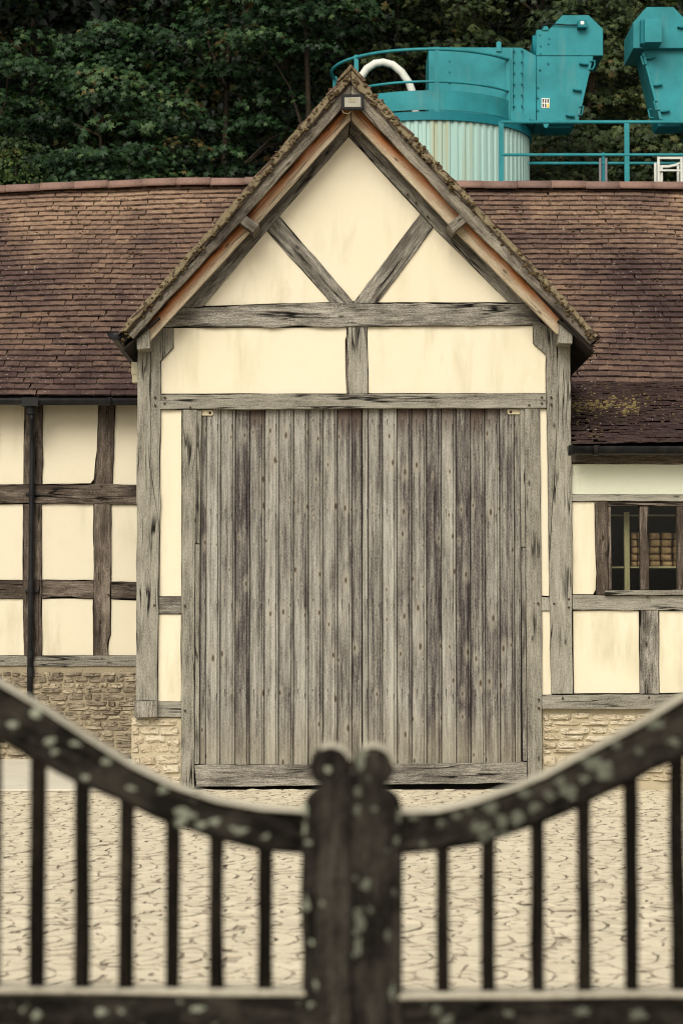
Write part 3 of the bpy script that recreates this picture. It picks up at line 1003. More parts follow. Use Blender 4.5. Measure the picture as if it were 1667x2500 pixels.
def tile_mesh(k, matk):
    if (k, matk) not in TMESH:
        v, f = TILES[k]
        TMESH[(k, matk)] = meshdata('tile', v, f, M[matk], None, False, [TRND[k] - (1.2 if 2 <= q <= 3 else 0) for q in range(len(f))])  # lower edges darkened: grime, with the course shadow painted in too
    return TMESH[(k, matk)]


def frame(o, xd, yd, nz):
    return Matrix(((xd[0], yd[0], nz[0], o[0]), (xd[1], yd[1], nz[1], o[1]), (xd[2], yd[2], nz[2], o[2]), (0, 0, 0, 1)))


def put_tiles(plist, parent, matk, name_one, name_rest, chosen):
    """plist: (matrix, variant); those whose index is in chosen become objects, the others one mesh"""
    V, F, A = [], [], []
    n = 0
    for i, (mx, k) in enumerate(plist):
        if i in chosen:
            o = bpy.data.objects.new(name_one, tile_mesh(k, matk))
            COL.objects.link(o)
            o.parent = parent
            m2 = mx.copy()
            m2.translation = mx.translation - WLOC[parent]
            o.matrix_local = m2
            WLOC[o] = mx.translation
        else:
            v, f = TILES[k]
            a = np.array(mx)
            V.append(v @ a[:3, :3].T + a[:3, 3])
            F += [tuple(q + n for q in ff) for ff in f]
            A += [TRND[k] - (1.2 if 2 <= q <= 3 else 0) for q in range(len(f))]  # same dark lower edges, grime and painted course shadow
            n += len(v)
    if V:
        mk(name_rest, np.concatenate(V), F, M[matk], parent, None, False, A, kind='stuff')


for s, e in ((-1, LB), (1, RB)):
    up = Vector((AP[0] - e[0], 0, AP[1] - e[1]))
    L = up.length
    up.normalize()
    nz = Vector((up.z * s, 0, -up.x * s))
    xd = Vector((0, 1, 0)) if s > 0 else Vector((0, -1, 0))
    lst, cho = [], set()
    rows = int(L / GAUGE)
    for j in range(rows + 1):
        if j * GAUGE > L - 0.165: continue
        for i in range(0, 30 if j < rows * 0.1 else 34):
            yy = YV - 0.02 + TW * (0.5 if j % 2 == 0 else 1.0) + i * TW
            if i == 0 and j % 2 == 1: pass
            lift = 0.012 + rng.uniform(0, 0.004)
            tilt = Vector((up.x, 0, up.z)) - nz * (TT / GAUGE * 0.9)
            tilt.normalize()
            n2 = xd.cross(tilt).normalized()
            pos = Vector((e[0], yy + rng.normal(0, 0.002) + (rng.normal(0, 0.01) if i == 0 else 0), e[1])) + up * (j * GAUGE + rng.normal(0, 0.003)) + nz * (lift + 0.006)
            if i == 0: cho.add(len(lst))
            lst.append((frame(pos, xd, tilt, n2), int(rng.integers(NT))))
    put_tiles(lst, porch_roof, 'tile_dark', 'verge_tile', 'porch_tiles', cho)

# ridge tiles of the porch
def ridge_mesh(L, r, seed, ang=0.95):
    q = np.random.default_rng(seed)
    v, f = [], []
    n = 8
    for yy in (0, L):
        for rr in (r, r - 0.016):
            for k in range(n + 1):
                a = -ang * math.pi / 2 + ang * math.pi * k / n
                v.append((math.sin(a) * rr * 1.05, yy + q.normal(0, 0.002), math.cos(a) * rr * 0.95 - r * 0.15 + q.normal(0, 0.0015)))
    N = n + 1
    for k in range(n):
        f.append((k, k + 1, 2 * N + k + 1, 2 * N + k))
        f.append((N + k + 1, N + k, 3 * N + k, 3 * N + k + 1))
        f.append((k + 1, k, N + k, N + k + 1))
        f.append((2 * N + k, 2 * N + k + 1, 3 * N + k + 1, 3 * N + k))
    f.append((0, 2 * N, 3 * N, N))
    f.append((n, N + n, 3 * N + n, 2 * N + n))
    return v, f


RM = []
for k in range(5):
    v, f = ridge_mesh(0.40, 0.125, 50 + k)
    RM.append(meshdata('ridge_tile', v, f, M['ridge'], None, True))
yy = YV - 0.05
vv_, ff_ = [], []
for y_ in (0, 0.40):
    for q in ((-0.135, -0.15), (-0.02, -0.02), (0.0, -0.004), (0.02, -0.02), (0.135, -0.15), (0.115, -0.163), (0.0, -0.035), (-0.115, -0.163)):
        vv_.append((q[0] + rng.normal(0, 0.003), y_, q[1] + rng.normal(0, 0.003)))
for q in range(8):
    ff_.append((q, q + 8, (q + 1) % 8 + 8, (q + 1) % 8))
ff_ += [(0, 1, 6, 7), (1, 2, 3, 6), (3, 4, 5, 6), (15, 14, 9, 8), (14, 11, 10, 9), (14, 13, 12, 11)]
VRM = meshdata('ridge_tile', vv_, ff_, M['ridge_mossy'])
while yy < 26.3:
    o = bpy.data.objects.new('ridge_tile', VRM)
    link(o, porch_roof, (AP[0] + rng.normal(0, 0.004), yy, AP[1] + 0.065 + rng.normal(0, 0.004)))
    yy += 0.403

# moss cushions along the verges
def lumps(spots, name, matk, parent, flat=0.6):
    V, F = [], []
    n = 0
    ico = [(0, 0, 1), (0.89, 0, 0.45), (0.28, 0.85, 0.45), (-0.72, 0.53, 0.45), (-0.72, -0.53, 0.45), (0.28, -0.85, 0.45), (0.72, 0.53, -0.45), (-0.28, 0.85, -0.45), (-0.89, 0, -0.45), (-0.28, -0.85, -0.45), (0.72, -0.53, -0.45), (0, 0, -1)]
    fi = [(0, 1, 2), (0, 2, 3), (0, 3, 4), (0, 4, 5), (0, 5, 1), (1, 6, 2), (2, 7, 3), (3, 8, 4), (4, 9, 5), (5, 10, 1), (6, 7, 2), (7, 8, 3), (8, 9, 4), (9, 10, 5), (10, 6, 1), (11, 7, 6), (11, 8, 7), (11, 9, 8), (11, 10, 9), (11, 6, 10)]
    ico = np.array(ico)
    for (x, y, z, r) in spots:
        a = ico * (1 + rng.normal(0, 0.18, (12, 1))) * np.array([r * rng.uniform(0.7, 1.4), r * rng.uniform(0.7, 1.2), r * flat * rng.uniform(0.7, 1.3)])
        t = rng.uniform(0, 6.28)
        c, s_ = math.cos(t), math.sin(t)
        a = a @ np.array([[c, s_, 0], [-s_, c, 0], [0, 0, 1]])
        V.append(a + np.array([x, y, z]))
        F += [tuple(i + n for i in q) for q in fi]
        n += 12
    return mk(name, np.concatenate(V), F, M[matk], parent, None, False, None, kind='stuff')


sp = []
for s, e, dens in ((-1, LB, 1.0), (1, RB, 0.8)):
    for _ in range(int(520 * dens)):
        t = rng.uniform(0.0, 1.0)
        if rng.random() < 0.35 * (1 - t): continue
        h = rng.uniform(-0.075, 0.03)
        x = e[0] + (AP[0] - e[0]) * t
        z = e[1] + (AP[1] - e[1]) * t + h
        sp.append((x + rng.normal(0, 0.01), YV - 0.03 + rng.uniform(-0.012, 0.09), z, rng.uniform(0.008, 0.024)))
lumps(sp, 'moss', 'moss', porch_roof, 0.8)

# --- stone plinths
def stones(parent, x0, x1, rows, Y, matk, wr, bulge=0.03, name='stone', keep=None):
    """rows: list of (ytop, ybot) in photo pixels on plane Y"""
    for (ya, yb_) in rows:
        x = x0 - rng.uniform(0, wr[1]) * 0.5
        while x < x1:
            w = rng.uniform(*wr)
            xa, xb = max(x, x0), min(x + w, x1)
            x += w
            if xb - xa < wr[0] * 0.35: continue
            if keep and not keep((xa + xb) / 2, (ya + yb_) / 2): continue
            dy0, dy1 = rng.uniform(-0.22, 0.22, 2) * (yb_ - ya)
            pts = []
            g = 1.3
            cxm, cym = (xa + xb) / 2, (ya + yb_ + dy0 + dy1) / 2
            hw, hh = (xb - xa) / 2 - g, (yb_ - ya) / 2 - g * 0.8
            m = 12
            for k in range(m):
                a = 2 * math.pi * k / m + rng.normal(0, 0.06)
                c, s_ = math.cos(a), math.sin(a)
                e_ = 0.42
                px = cxm + hw * math.copysign(abs(c) ** e_, c) * rng.uniform(0.93, 1.02)
                py = cym - hh * math.copysign(abs(s_) ** e_, s_) * rng.uniform(0.86, 1.05)
                pts.append(unp(px, py, Y))
            pts = ccw(pts)
            cc = pts.mean(0)
            dpt = bulge * rng.uniform(0.5, 1.3)
            v = [(p[0], Y + 0.03, p[1]) for p in pts]
            v += [(p[0], Y - dpt * 0.45 + rng.normal(0, 0.004), p[1]) for p in pts]
            q = cc + (pts - cc) * rng.uniform(0.68, 0.85, (m, 1))
            v += [(p[0], Y - dpt + rng.normal(0, 0.007), p[1]) for p in q]
            v.append((cc[0] + rng.normal(0, 0.01), Y - dpt * 1.1 + rng.normal(0, 0.006), cc[1]))
            f = []
            for k in range(m):
                l = (k + 1) % m
                f.append((k, l, m + l, m + k))
                f.append((m + k, m + l, 2 * m + l, 2 * m + k))
                f.append((2 * m + k, 2 * m + l, 3 * m))
            mk(name, v, f, M[matk], parent)


def rows_of(y0, y1, lo, hi):
    r = []
    y = y0
    while y < y1 - lo * 0.6:
        h = min(rng.uniform(lo, hi), y1 - y)
        r.append((y, y + h))
        y += h
    return r


def wall_box(px0, px1, py0, py1, Y, depth, name, matk):
    a = unp(px0, py0, Y); b = unp(px1, py1, Y)
    return MB().box(min(a[0], b[0]), max(a[0], b[0]), Y, Y + depth, min(a[1], b[1]), max(a[1], b[1])).build(name, M[matk], barn)


pl_porch = wall_box(322, 442, 1752, 1935, YF + 0.02, 0.3, 'stone_plinth', 'mortar')
stones(pl_porch, 321, 441, [(1754, 1772), (1773, 1795), (1796, 1818), (1819, 1841), (1842, 1866), (1867, 1890), (1891, 1915)], YF + 0.02, 'stone_pale', (28, 68), 0.022)
pl_right = wall_box(1323, 2480, 1731, 1935, YF + 0.04, 0.3, 'stone_plinth', 'mortar')
stones(pl_right, 1324, 2475, [(1741, 1758), (1760, 1772), (1773, 1791), (1793, 1808), (1810, 1826), (1828, 1840), (1842, 1870), (1871, 1888), (1889, 1907)], YF + 0.04, 'stone_pale', (34, 80), 0.026)
# recessed wall plinth and its return beside the porch
pl_left = wall_box(-640, 400, 1624, 1895, YW, 0.3, 'stone_plinth', 'mortar_dark')
stones(pl_left, -420, 345, rows_of(1640, 1868, 10, 18), YW, 'stone_dark', (20, 62), 0.022)

# --- recessed left wall
wl = wall_box(-640, 400, 960, 1628, YW + 0.06, 0.2, 'recessed_wall', 'void')
BR = M['oak_brown']
YL = YW
for p in [[(-640, 985), (60.5, 985), (58, 1182), (-640, 1183)], [(106, 985), (240, 985), (237, 1100), (229.5, 1170), (222, 1180), (105, 1182)], [(283, 985), (360, 985), (360, 1184), (276, 1182)],
          [(-640, 1232), (56.5, 1231), (56, 1416), (-640, 1416)], [(102.5, 1232), (150, 1229), (228.5, 1231), (229, 1416), (103.5, 1415)], [(273, 1231), (360, 1232), (360, 1421), (273, 1420)],
          [(-640, 1463), (57, 1462), (59.5, 1600), (-640, 1600)], [(104, 1462), (227.5, 1462), (228, 1600), (104, 1600)], [(272.5, 1463), (360, 1467), (360, 1600), (264, 1600), (267, 1565), (271.5, 1550)]]:
    T('plaster_panel', wl, p, YL + 0.03, P_, 0.05, jit=0.002, bev=0.002)
T('stud', wl, [(62, 980), (104, 980), (102.5, 1183), (60, 1183)], YL, BR, 0.12, jit=0.006)
T('stud', wl, [(58, 1231), (101, 1230), (102.5, 1416), (57, 1418)], YL, BR, 0.12, jit=0.005)
T('stud', wl, [(57.5, 1418), (102, 1417), (102, 1601), (60, 1601)], YL + 0.004, BR, 0.12, jit=0.005)
T('stud', wl, [(241.5, 980), (281, 980), (278, 1100), (274, 1183), (231, 1183), (238, 1110)], YL, BR, 0.12, jit=0.006)
T('stud', wl, [(230, 1230), (271, 1230), (271, 1417), (269, 1550), (262, 1570), (265, 1601), (229.5, 1601), (229, 1440)], YL, BR, 0.12, jit=0.004)
T('rail', wl, [(-640, 1184), (150, 1182), (215, 1184), (240, 1180), (360, 1184), (360, 1231), (200, 1230), (110, 1229), (-640, 1231)], YL - 0.006, BR, 0.13, jit=0.004)
T('rail', wl, [(-640, 1418), (56.5, 1417), (57, 1461), (-640, 1462)], YL + 0.004, BR, 0.12, jit=0.005)
T('rail', wl, [(103, 1416), (228.5, 1417), (229, 1461), (103.5, 1461)], YL + 0.004, BR, 0.12, jit=0.006)
T('rail', wl, [(272, 1422), (360, 1422), (360, 1465), (272, 1461)], YL + 0.004, BR, 0.12, jit=0.006)
T('sill', wl, [(-640, 1602), (360, 1601), (360, 1627), (-640, 1628)], YL - 0.02, OK, 0.2, jit=0.003)
for x, y in [(248, 1187), (247, 1219), (250, 1609), (265, 1452)]:
    X, Z = unp(x, y, YL - 0.012)
    link(bpy.data.objects.new('peg', pegm), wl, (X, YL - 0.02, Z))

# --- right outshut wall with window
wr_ = T('outshut_wall', barn, [(1394, 1098), (2480, 1098), (2480, 1208), (1394, 1208)], YF + 0.05, M['void'], 0.12, jit=0)
YR = YF
FX = 2480
T('plaster_panel', wr_, [(1395.5, 1225), (1450, 1225), (1451.5, 1330), (1455, 1400), (1453, 1440), (1447, 1451), (1397, 1451)], YR + 0.02, P_, 0.05, jit=0.002, bev=0.002)
T('plaster_panel', wr_, [(1398, 1491), (1558, 1491), (1560, 1692), (1400, 1693)], YR + 0.02, P_, 0.05, jit=0.0015, bev=0.002)
T('plaster_panel', wr_, [(1608, 1491), (FX, 1491), (FX, 1692), (1609, 1692)], YR + 0.02, P_, 0.05, jit=0.0015, bev=0.002)
T('fascia_board', wr_, [(1393, 1133), (FX, 1136), (FX, 1208), (1394, 1207)], YR + 0.012, M['fascia'], 0.04, jit=0.0008, bev=0.002)
T('eaves_beam', wr_, [(1393, 1108), (FX, 1108), (FX, 1135), (1393, 1131)], YR - 0.01, M['oak_brown'], 0.12, jit=0.002)
T('rail', wr_, [(1394, 1208), (FX, 1209), (FX, 1226), (1394, 1223)], YR - 0.012, OK, 0.14, jit=0.002)
T('post', wr_, [(1451, 1224), (1482, 1224), (1484.5, 1440), (1476, 1452), (1455, 1452), (1456.5, 1400), (1452.5, 1330)], YR - 0.005, BR, 0.14, jit=0.003)
T('rail', wr_, [(1396, 1453), (FX, 1453), (FX, 1490), (1397, 1489)], YR - 0.01, OK, 0.16, jit=0.003)
T('stud', wr_, [(1559.5, 1490), (1606, 1490), (1608, 1694), (1561, 1694)], YR - 0.002, OD, 0.12, jit=0.003)
T('sill', wr_, [(1322.5, 1697), (1560, 1696), (FX, 1690), (FX, 1729), (1560, 1731), (1323, 1731)], YR - 0.045, OK, 0.28, jit=0.003)
for x, y in [(1373, 1705), (1583, 1703), (1580, 1457)]:
    X, Z = unp(x, y, YF - 0.05)
    link(bpy.data.objects.new('peg', pegm), wr_, (X, YF - 0.052, Z))
win = T('window', barn, [(1482.5, 1226.5), (1990 - 60, 1228), (1990 - 60, 1236), (1482.5, 1235)], YR + 0.0, BR, 0.1, jit=0.001)
T('window_jamb', win, [(1483, 1236.5), (1490.5, 1236.5), (1492, 1440), (1485.5, 1440)], YR + 0.012, BR, 0.09, jit=0.001)
mul = []
for xa, xb in ((1561, 1581.5), (1650.5, 1671), (1740, 1760), (1830, 1850)):
    T('mullion', win, [(xa, 1236.5), (xb, 1236.5), (xb + 2, 1440), (xa + 2.5, 1440)], YR + 0.006, BR, 0.1, jit=0.0015)
for xa, xb in ((1489, 1564), (1580, 1653), (1669, 1743), (1758, 1833), (1848, 1928)):
    T('pane', win, [(xa, 1234), (xb, 1234), (xb, 1442), (xa, 1442)], YR + 0.06, M['glass'], 0.005, jit=0, bev=0.0005)
T('window_sill', win, [(1475.5, 1441), (1990 - 50, 1441), (1990 - 50, 1453), (1476, 1453)], YR - 0.06, OK, 0.2, jit=0.0015)
T('plaster_panel', wr_, [(1945, 1228), (FX, 1228), (FX, 1451), (1945, 1451)], YR + 0.02, P_, 0.06, jit=0.001)
T('post', wr_, [(1925, 1226), (1948, 1226), (1948, 1452), (1926, 1452)], YR + 0.002, BR, 0.14, jit=0.003)
# storeroom lining behind the window
xa, za = unp(1440, 1470, YF + 0.12)
xb, zb = unp(1990, 1180, YF + 0.12)
y0, y1 = YF + 0.13, YF + 2.6
rv = [(xa, y0, za), (xb, y0, za), (xb, y1, za), (xa, y1, za), (xa, y0, zb), (xb, y0, zb), (xb, y1, zb), (xa, y1, zb)]
mk('storeroom_lining', rv, [(0, 1, 2, 3), (4, 7, 6, 5), (2, 6, 7, 3), (0, 3, 7, 4), (1, 5, 6, 2)], M['void'], barn)

# --- main roof
YE = 23.70
ZE = unp(0, 968, YE)[1]
YRG = 26.45
ZR = unp(0, 449, YRG)[1] - 0.075
slope_len = math.hypot(YRG - YE, ZR - ZE)
pit = math.atan2(ZR - ZE, YRG - YE)
dU = Vector((0, math.cos(pit), math.sin(pit)))
dN = Vector((0, -math.sin(pit), math.cos(pit)))
ctrl = [(-8, -0.09), (-4.0, -0.045), (-3.0, -0.005), (-2.2, 0.035), (-1.2, 0.045), (1.5, 0.0), (2.6, -0.004), (4.0, -0.012), (8, -0.03)]


def sag(x):
    for (a, fa), (b, fb) in zip(ctrl[:-1], ctrl[1:]):
        if a <= x <= b:
            t = (x - a) / (b - a)
            return fa + (fb - fa) * t
    return 0.0


ph = rng.uniform(0, 6.28, 6)


def wave(x, s):
    return 0.012 * math.sin(x * 1.9 + ph[0]) + 0.008 * math.sin(x * 3.7 + s * 1.1 + ph[1]) + 0.008 * math.sin(s * 2.1 + x * 0.8 + ph[2])


XL, XR = -6.4, 6.4
deck = []
df = []
NXD = 40
for k in range(NXD + 1):
    x = XL + (XR - XL) * k / NXD
    for s in (-0.02, slope_len):
        p = Vector((x, YE, ZE)) + dU * s + dN * (-0.035) + Vector((0, 0, (sag(x) + 0) * (s / slope_len)))
        deck.append(tuple(p))
    # back slope
    p = Vector((x, 2 * YRG - YE, ZE))
    deck.append(tuple(p))
for k in range(NXD):
    a, b = k * 3, (k + 1) * 3
    df += [(a, b, b + 1, a + 1), (a + 1, b + 1, b + 2, a + 2), (a + 2, b + 2, b, a)]
main_roof = mk('main_roof', deck, df, M['under'], barn)


def porch_edge(z, s):
    e = LB if s < 0 else RB
    t = (z - e[1]) / (AP[1] - e[1])
    return e[0] + (AP[0] - e[0]) * t


lst, score = [], []
rows = int((slope_len - 0.03) / GAUGE)
for j in range(rows + 1):
    s0 = j * GAUGE
    rowoff = smooth1d(90, 0.0025, 6)
    for i in range(-42, 43):
        x = i * TW + (TW / 2 if j % 2 else 0) + rng.normal(0, 0.004)
        if not XL < x < XR: continue
        base = Vector((x, YE, ZE)) + dU * s0
        zc = base.z
        le, re_ = porch_edge(zc, -1), porch_edge(zc, 1)
        if zc > LB[1] - 0.2:
            if le + 0.35 < x < re_ - 0.35: continue
        elif -1.6 < x < 1.8: continue
        if x > 1.6 and zc < ZE + 0.05: continue
        lo = dN * (0.014 + rng.uniform(0, 0.003) + wave(x, s0) * min(1, s0 * 2 + 0.3)) + Vector((0, 0, sag(x) * s0 / slope_len))
        sl = (sag(x + 0.1) - sag(x - 0.1)) / 0.2 * s0 / slope_len + 0.01 * math.cos(x * 1.9 + ph[0])
        xd = Vector((1, 0, sl + rng.normal(0, 0.003))).normalized()
        ud = (dU - dN * (TT / GAUGE * 1.5) + Vector((rng.normal(0, 0.008), 0, 0)))
        ud = (ud - xd * ud.dot(xd)).normalized()
        n2 = xd.cross(ud)
        pos = base + lo + dU * rowoff[i + 44]
        lst.append((frame(pos, xd, ud, n2), int(rng.integers(NT))))
        px = CX + x / pos.y * FPX
        vis = (0 < px < 1667) and (x < le - 0.12 or x > re_ + 0.15)
        score.append((0 if vis else 1, pos.y, len(lst) - 1))
score.sort()
left_s = [q for q in score if lst[q[2]][0].translation.x < 0][:140]
right_s = [q for q in score if lst[q[2]][0].translation.x > 0][:130]
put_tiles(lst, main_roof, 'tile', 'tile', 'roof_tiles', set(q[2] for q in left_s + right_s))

# top course slips, ridge tiles
x = XL
lastx = None
k = 0
while x < XR:
    L = 0.40
    o = bpy.data.objects.new('ridge_tile', RM[k % 5])
    k += 1
    COL.objects.link(o)
    o.parent = main_roof
    z0, z1 = ZR + sag(x), ZR + sag(x + L)
    yd = Vector((L, 0, z1 - z0)).normalized()
    xd = Vector((0, -1, 0))
    zd = xd.cross(yd)
    pos = Vector((x, YRG - 0.0 + rng.normal(0, 0.006), z0 + 0.01 + rng.normal(0, 0.004)))
    m2 = frame(pos, xd, yd, zd)
    m2.translation = pos - WLOC[main_roof]
    o.matrix_local = m2
    x += L + 0.004

# --- outshut (catslide) roof on the right
YOE, YOT = 20.74, 23.82
ZOE = unp(1500, 1086, YOE)[1]
ZOT = unp(1500, 936, YOT)[1]
ol = math.hypot(YOT - YOE, ZOT - ZOE)
op = math.atan2(ZOT - ZOE, YOT - YOE)
oU = Vector((0, math.cos(op), math.sin(op)))
oN = Vector((0, -math.sin(op), math.cos(op)))
xo0 = unp(1392, 1085, YF)[0]
ob = MB()
c0 = Vector((0, YOE, ZOE)) - oN * 0.03
c1 = c0 + oU * ol
ob.add([(xo0 + 0.01, c0.y, c0.z), (XR, c0.y, c0.z), (XR, c1.y, c1.z), (xo0 + 0.01, c1.y, c1.z), (xo0 + 0.01, c0.y + 0.02, c0.z - 0.05), (XR, c0.y + 0.02, c0.z - 0.05), (XR, c1.y, c1.z - 0.05), (xo0 + 0.01, c1.y, c1.z - 0.05)],
       [(0, 1, 2, 3), (7, 6, 5, 4), (4, 5, 1, 0), (5, 6, 2, 1), (7, 4, 0, 3)])
out_roof = ob.build('outshut_roof', M['under'], barn)
lst, cho = [], set()
for j in range(int(ol / GAUGE) + 1):
    s0 = j * GAUGE
    rowo = smooth1d(60, 0.006, 4)
    for i in range(0, 32):
        x = xo0 + TW * 0.5 + i * TW + (TW / 2 if j % 2 else 0) - (TW / 2 if j % 2 else 0) * (1 if i == 0 else 0) * 0.5
        if x > XR: continue
        lo = oN * (0.014 + rng.uniform(0, 0.010) + 0.010 * math.sin(x * 2.3 + s0 * 1.3))
        xd = Vector((1, 0, rng.normal(0, 0.012))).normalized()
        ud = (oU - oN * (TT / GAUGE * rng.uniform(0.7, 1.5)))
        ud = (ud - xd * ud.dot(xd)).normalized()
        pos = Vector((x, YOE, ZOE)) + oU * (s0 + rowo[i]) + lo
        if j < 3 and CX + x / pos.y * FPX < 1680: cho.add(len(lst))
        lst.append((frame(pos, xd, ud, xd.cross(ud)), int(rng.integers(NT))))
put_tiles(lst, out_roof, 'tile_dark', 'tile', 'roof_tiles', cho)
# dry yellow moss on the outshut roof
sp = []
for _ in range(380):
    cxp = rng.choice([1430, 1470, 1530], p=[0.5, 0.3, 0.2])
    px, t = rng.normal(cxp, 26), rng.normal(0.52, 0.075)
    pos = Vector((0, YOE, ZOE)) + oU * (ol * t)
    X = (px - CX) / FPX * pos.y
    if X < xo0 + 0.02: continue
    sp.append((X, pos.y, pos.z + 0.03, rng.uniform(0.008, 0.028)))
lumps(sp, 'dry_moss', 'moss_yellow', out_roof, 0.7)
sp = []
for _ in range(260):
    px, t = rng.uniform(1390, 1700), rng.uniform(0.05, 0.95)
    pos = Vector((0, YOE, ZOE)) + oU * (ol * t)
    sp.append(((px - CX) / FPX * pos.y, pos.y, pos.z + 0.027, rng.uniform(0.006, 0.02)))
lumps(sp, 'moss', 'moss', out_roof, 0.6)
sp = []
for _ in range(240):
    side = rng.random() < 0.5
    x = rng.uniform(-4.3, -1.5) if side else rng.uniform(1.9, 4.6)
    s = rng.uniform(0.1, 0.95) * slope_len
    cl = rng.normal(0, 0.05, (int(rng.integers(1, 6)), 2))
    for a, b_ in cl:
        p = Vector((x + a * 1.6, YE, ZE)) + dU * (s + b_ * 0.5) + dN * (0.03 + wave(x, s)) + Vector((0, 0, sag(x) * s / slope_len))
        le, re_ = porch_edge(p.z, -1), porch_edge(p.z, 1)
        if le - 0.1 < p.x < re_ + 0.1: continue
        if p.x > 0 and p.z < ZOT + 0.1: continue
        sp.append((p.x, p.y, p.z, rng.uniform(0.006, 0.017)))
lumps(sp, 'moss', 'moss', main_roof, 0.7)

# --- gutters and downpipe
def gutter(name, p0, p1, r, cap_at_start=True):
    """half-round channel from p0 to p1 (open upwards)"""
    p0, p1 = Vector(p0), Vector(p1)
    d = (p1 - p0).normalized()
    side = d.cross(Vector((0, 0, 1))).normalized()
    v, f = [], []
    n = 10
    for p in (p0, p1):
        for rr in (r, r - 0.006):
            for k in range(n + 1):
                a = math.pi + math.pi * k / n
                q = p + side * (math.cos(a) * rr) + Vector((0, 0, math.sin(a) * rr))
                v.append(tuple(q))
    N = n + 1
    for k in range(n):
        f += [(k, k + 1, 2 * N + k + 1, 2 * N + k), (N + k + 1, N + k, 3 * N + k, 3 * N + k + 1)]
    f += [(0, 2 * N, 3 * N, N), (n, N + n, 3 * N + n, 2 * N + n)]
    f += [tuple(range(0, N)), tuple(range(2 * N, 3 * N))[::-1]]
    o = mk(name, v, f, M['plastic_black'], barn, None, True)
    return o


def collar(parent, p, d, r, w, name='gutter_joint'):
    d = Vector(d).normalized()
    side = d.cross(Vector((0, 0, 1))).normalized()
    v, f = [], []
    n = 10
    for t in (-w / 2, w / 2):
        for rr in (r + 0.008, r - 0.001):
            for k in range(n + 1):
                a = math.pi + math.pi * k / n
                v.append(tuple(Vector(p) + d * t + side * math.cos(a) * rr + Vector((0, 0, math.sin(a) * rr + (0.006 if k in (0, n) else 0)))))
    N = n + 1
    for k in range(n):
        f += [(k, k + 1, 2 * N + k + 1, 2 * N + k), (N + k + 1, N + k, 3 * N + k, 3 * N + k + 1), (k, N + k, N + k + 1, k + 1), (2 * N + k, 2 * N + k + 1, 3 * N + k + 1, 3 * N + k)]
    return mk(name, v, f, M['plastic_black'], parent, None, True)


# left eaves
Yg = YE - 0.06
zt = unp(0, 973, Yg)[1]
gl = gutter('gutter', (XL, Yg, zt), (unp(345, 975, Yg)[0], Yg, zt - 0.005), 0.068)
for px in (-160, 270):
    collar(gl, (unp(px, 973, Yg)[0], Yg, zt), (1, 0, 0), 0.068, 0.05)
hx = unp(76, 975, Yg)[0]
hop = MB()
hop.box(hx - 0.085, hx + 0.085, Yg - 0.074, Yg + 0.06, zt - 0.085, zt + 0.004)
hop.tube([(hx, Yg, zt - 0.07), (hx, Yg, zt - 0.17)], [0.05, 0.04], 12)
hop.build('gutter_outlet', M['plastic_black'], gl)
dp = MB()
yd = YW - 0.055
z0 = zt - 0.15
zb0 = unp(0, 1850, yd)[1] + 0.05
xs = unp(79, 1200, yd)[0]
dp.tube([(hx + 0.01, Yg, z0), (hx + 0.01, Yg + 0.03, z0 - 0.10), (xs + 0.002, yd - 0.01, z0 - 0.24), (xs, yd, z0 - 0.34), (xs - 0.005, yd, 1.9), (xs - 0.012, yd, zb0)], 0.031, 12)
down = dp.build('downpipe', M['plastic_black'], barn, smooth=True)
for py, w in ((1056, 0.07), (1206, 0.03), (1443, 0.03), (1598, 0.08), (1640, 0.10)):
    Z = unp(0, py, yd)[1]
    c = MB().tube([(xs - 0.004, yd, Z - w / 2), (xs - 0.004, yd, Z + w / 2)], 0.038, 12)
    if w < 0.05:
        c.box(xs - 0.075, xs + 0.07, yd + 0.02, yd + 0.05, Z - 0.012, Z + 0.012)
    c.build('pipe_clip', M['plastic_black'], down)
# right eaves
Yg2 = YOE - 0.04
zt2 = unp(1500, 1090, Yg2)[1]
gr = gutter('gutter', (unp(1386, 1090, Yg2)[0], Yg2, zt2), (XR, Yg2, zt2 - 0.01), 0.078)
for px in (1392, 1453, 1720):
    collar(gr, (unp(px, 1090, Yg2)[0], Yg2, zt2), (1, 0, 0), 0.078, 0.045)
# porch left eaves, running back to the main roof
gx, gz = unp(281, 809, YV + 0.03)
gp_ = gutter('gutter', (gx, YV + 0.02, gz), (gx + 0.02, 24.0, gz - 0.06), 0.072)
for yy in (YV + 0.05, 22.3):
    collar(gp_, (gx + 0.005, yy, gz - 0.02 * (yy - YV) / 3), (0, 1, 0), 0.072, 0.05)
# small cream junction box on the porch side
bx0, bz0 = unp(321, 933, YF + 0.3)
bx1, bz1 = unp(345, 884, YF + 0.3)
jb = thing('junction_box', (bx0, YF + 0.4, bz0), 'small cream plastic box beside the post, below the black gutter end', 'junction box')
b_ = MB().box(bx0, bx1, YF + 0.3, YF + 0.42, bz0 + 0.08, bz1)
b_.build('body', M['cream_plastic'], jb)
MB().box(bx0 + 0.008, bx1, YF + 0.31, YF + 0.41, bz0, bz0 + 0.078).build('lower_cover', M['cream_plastic'], jb)

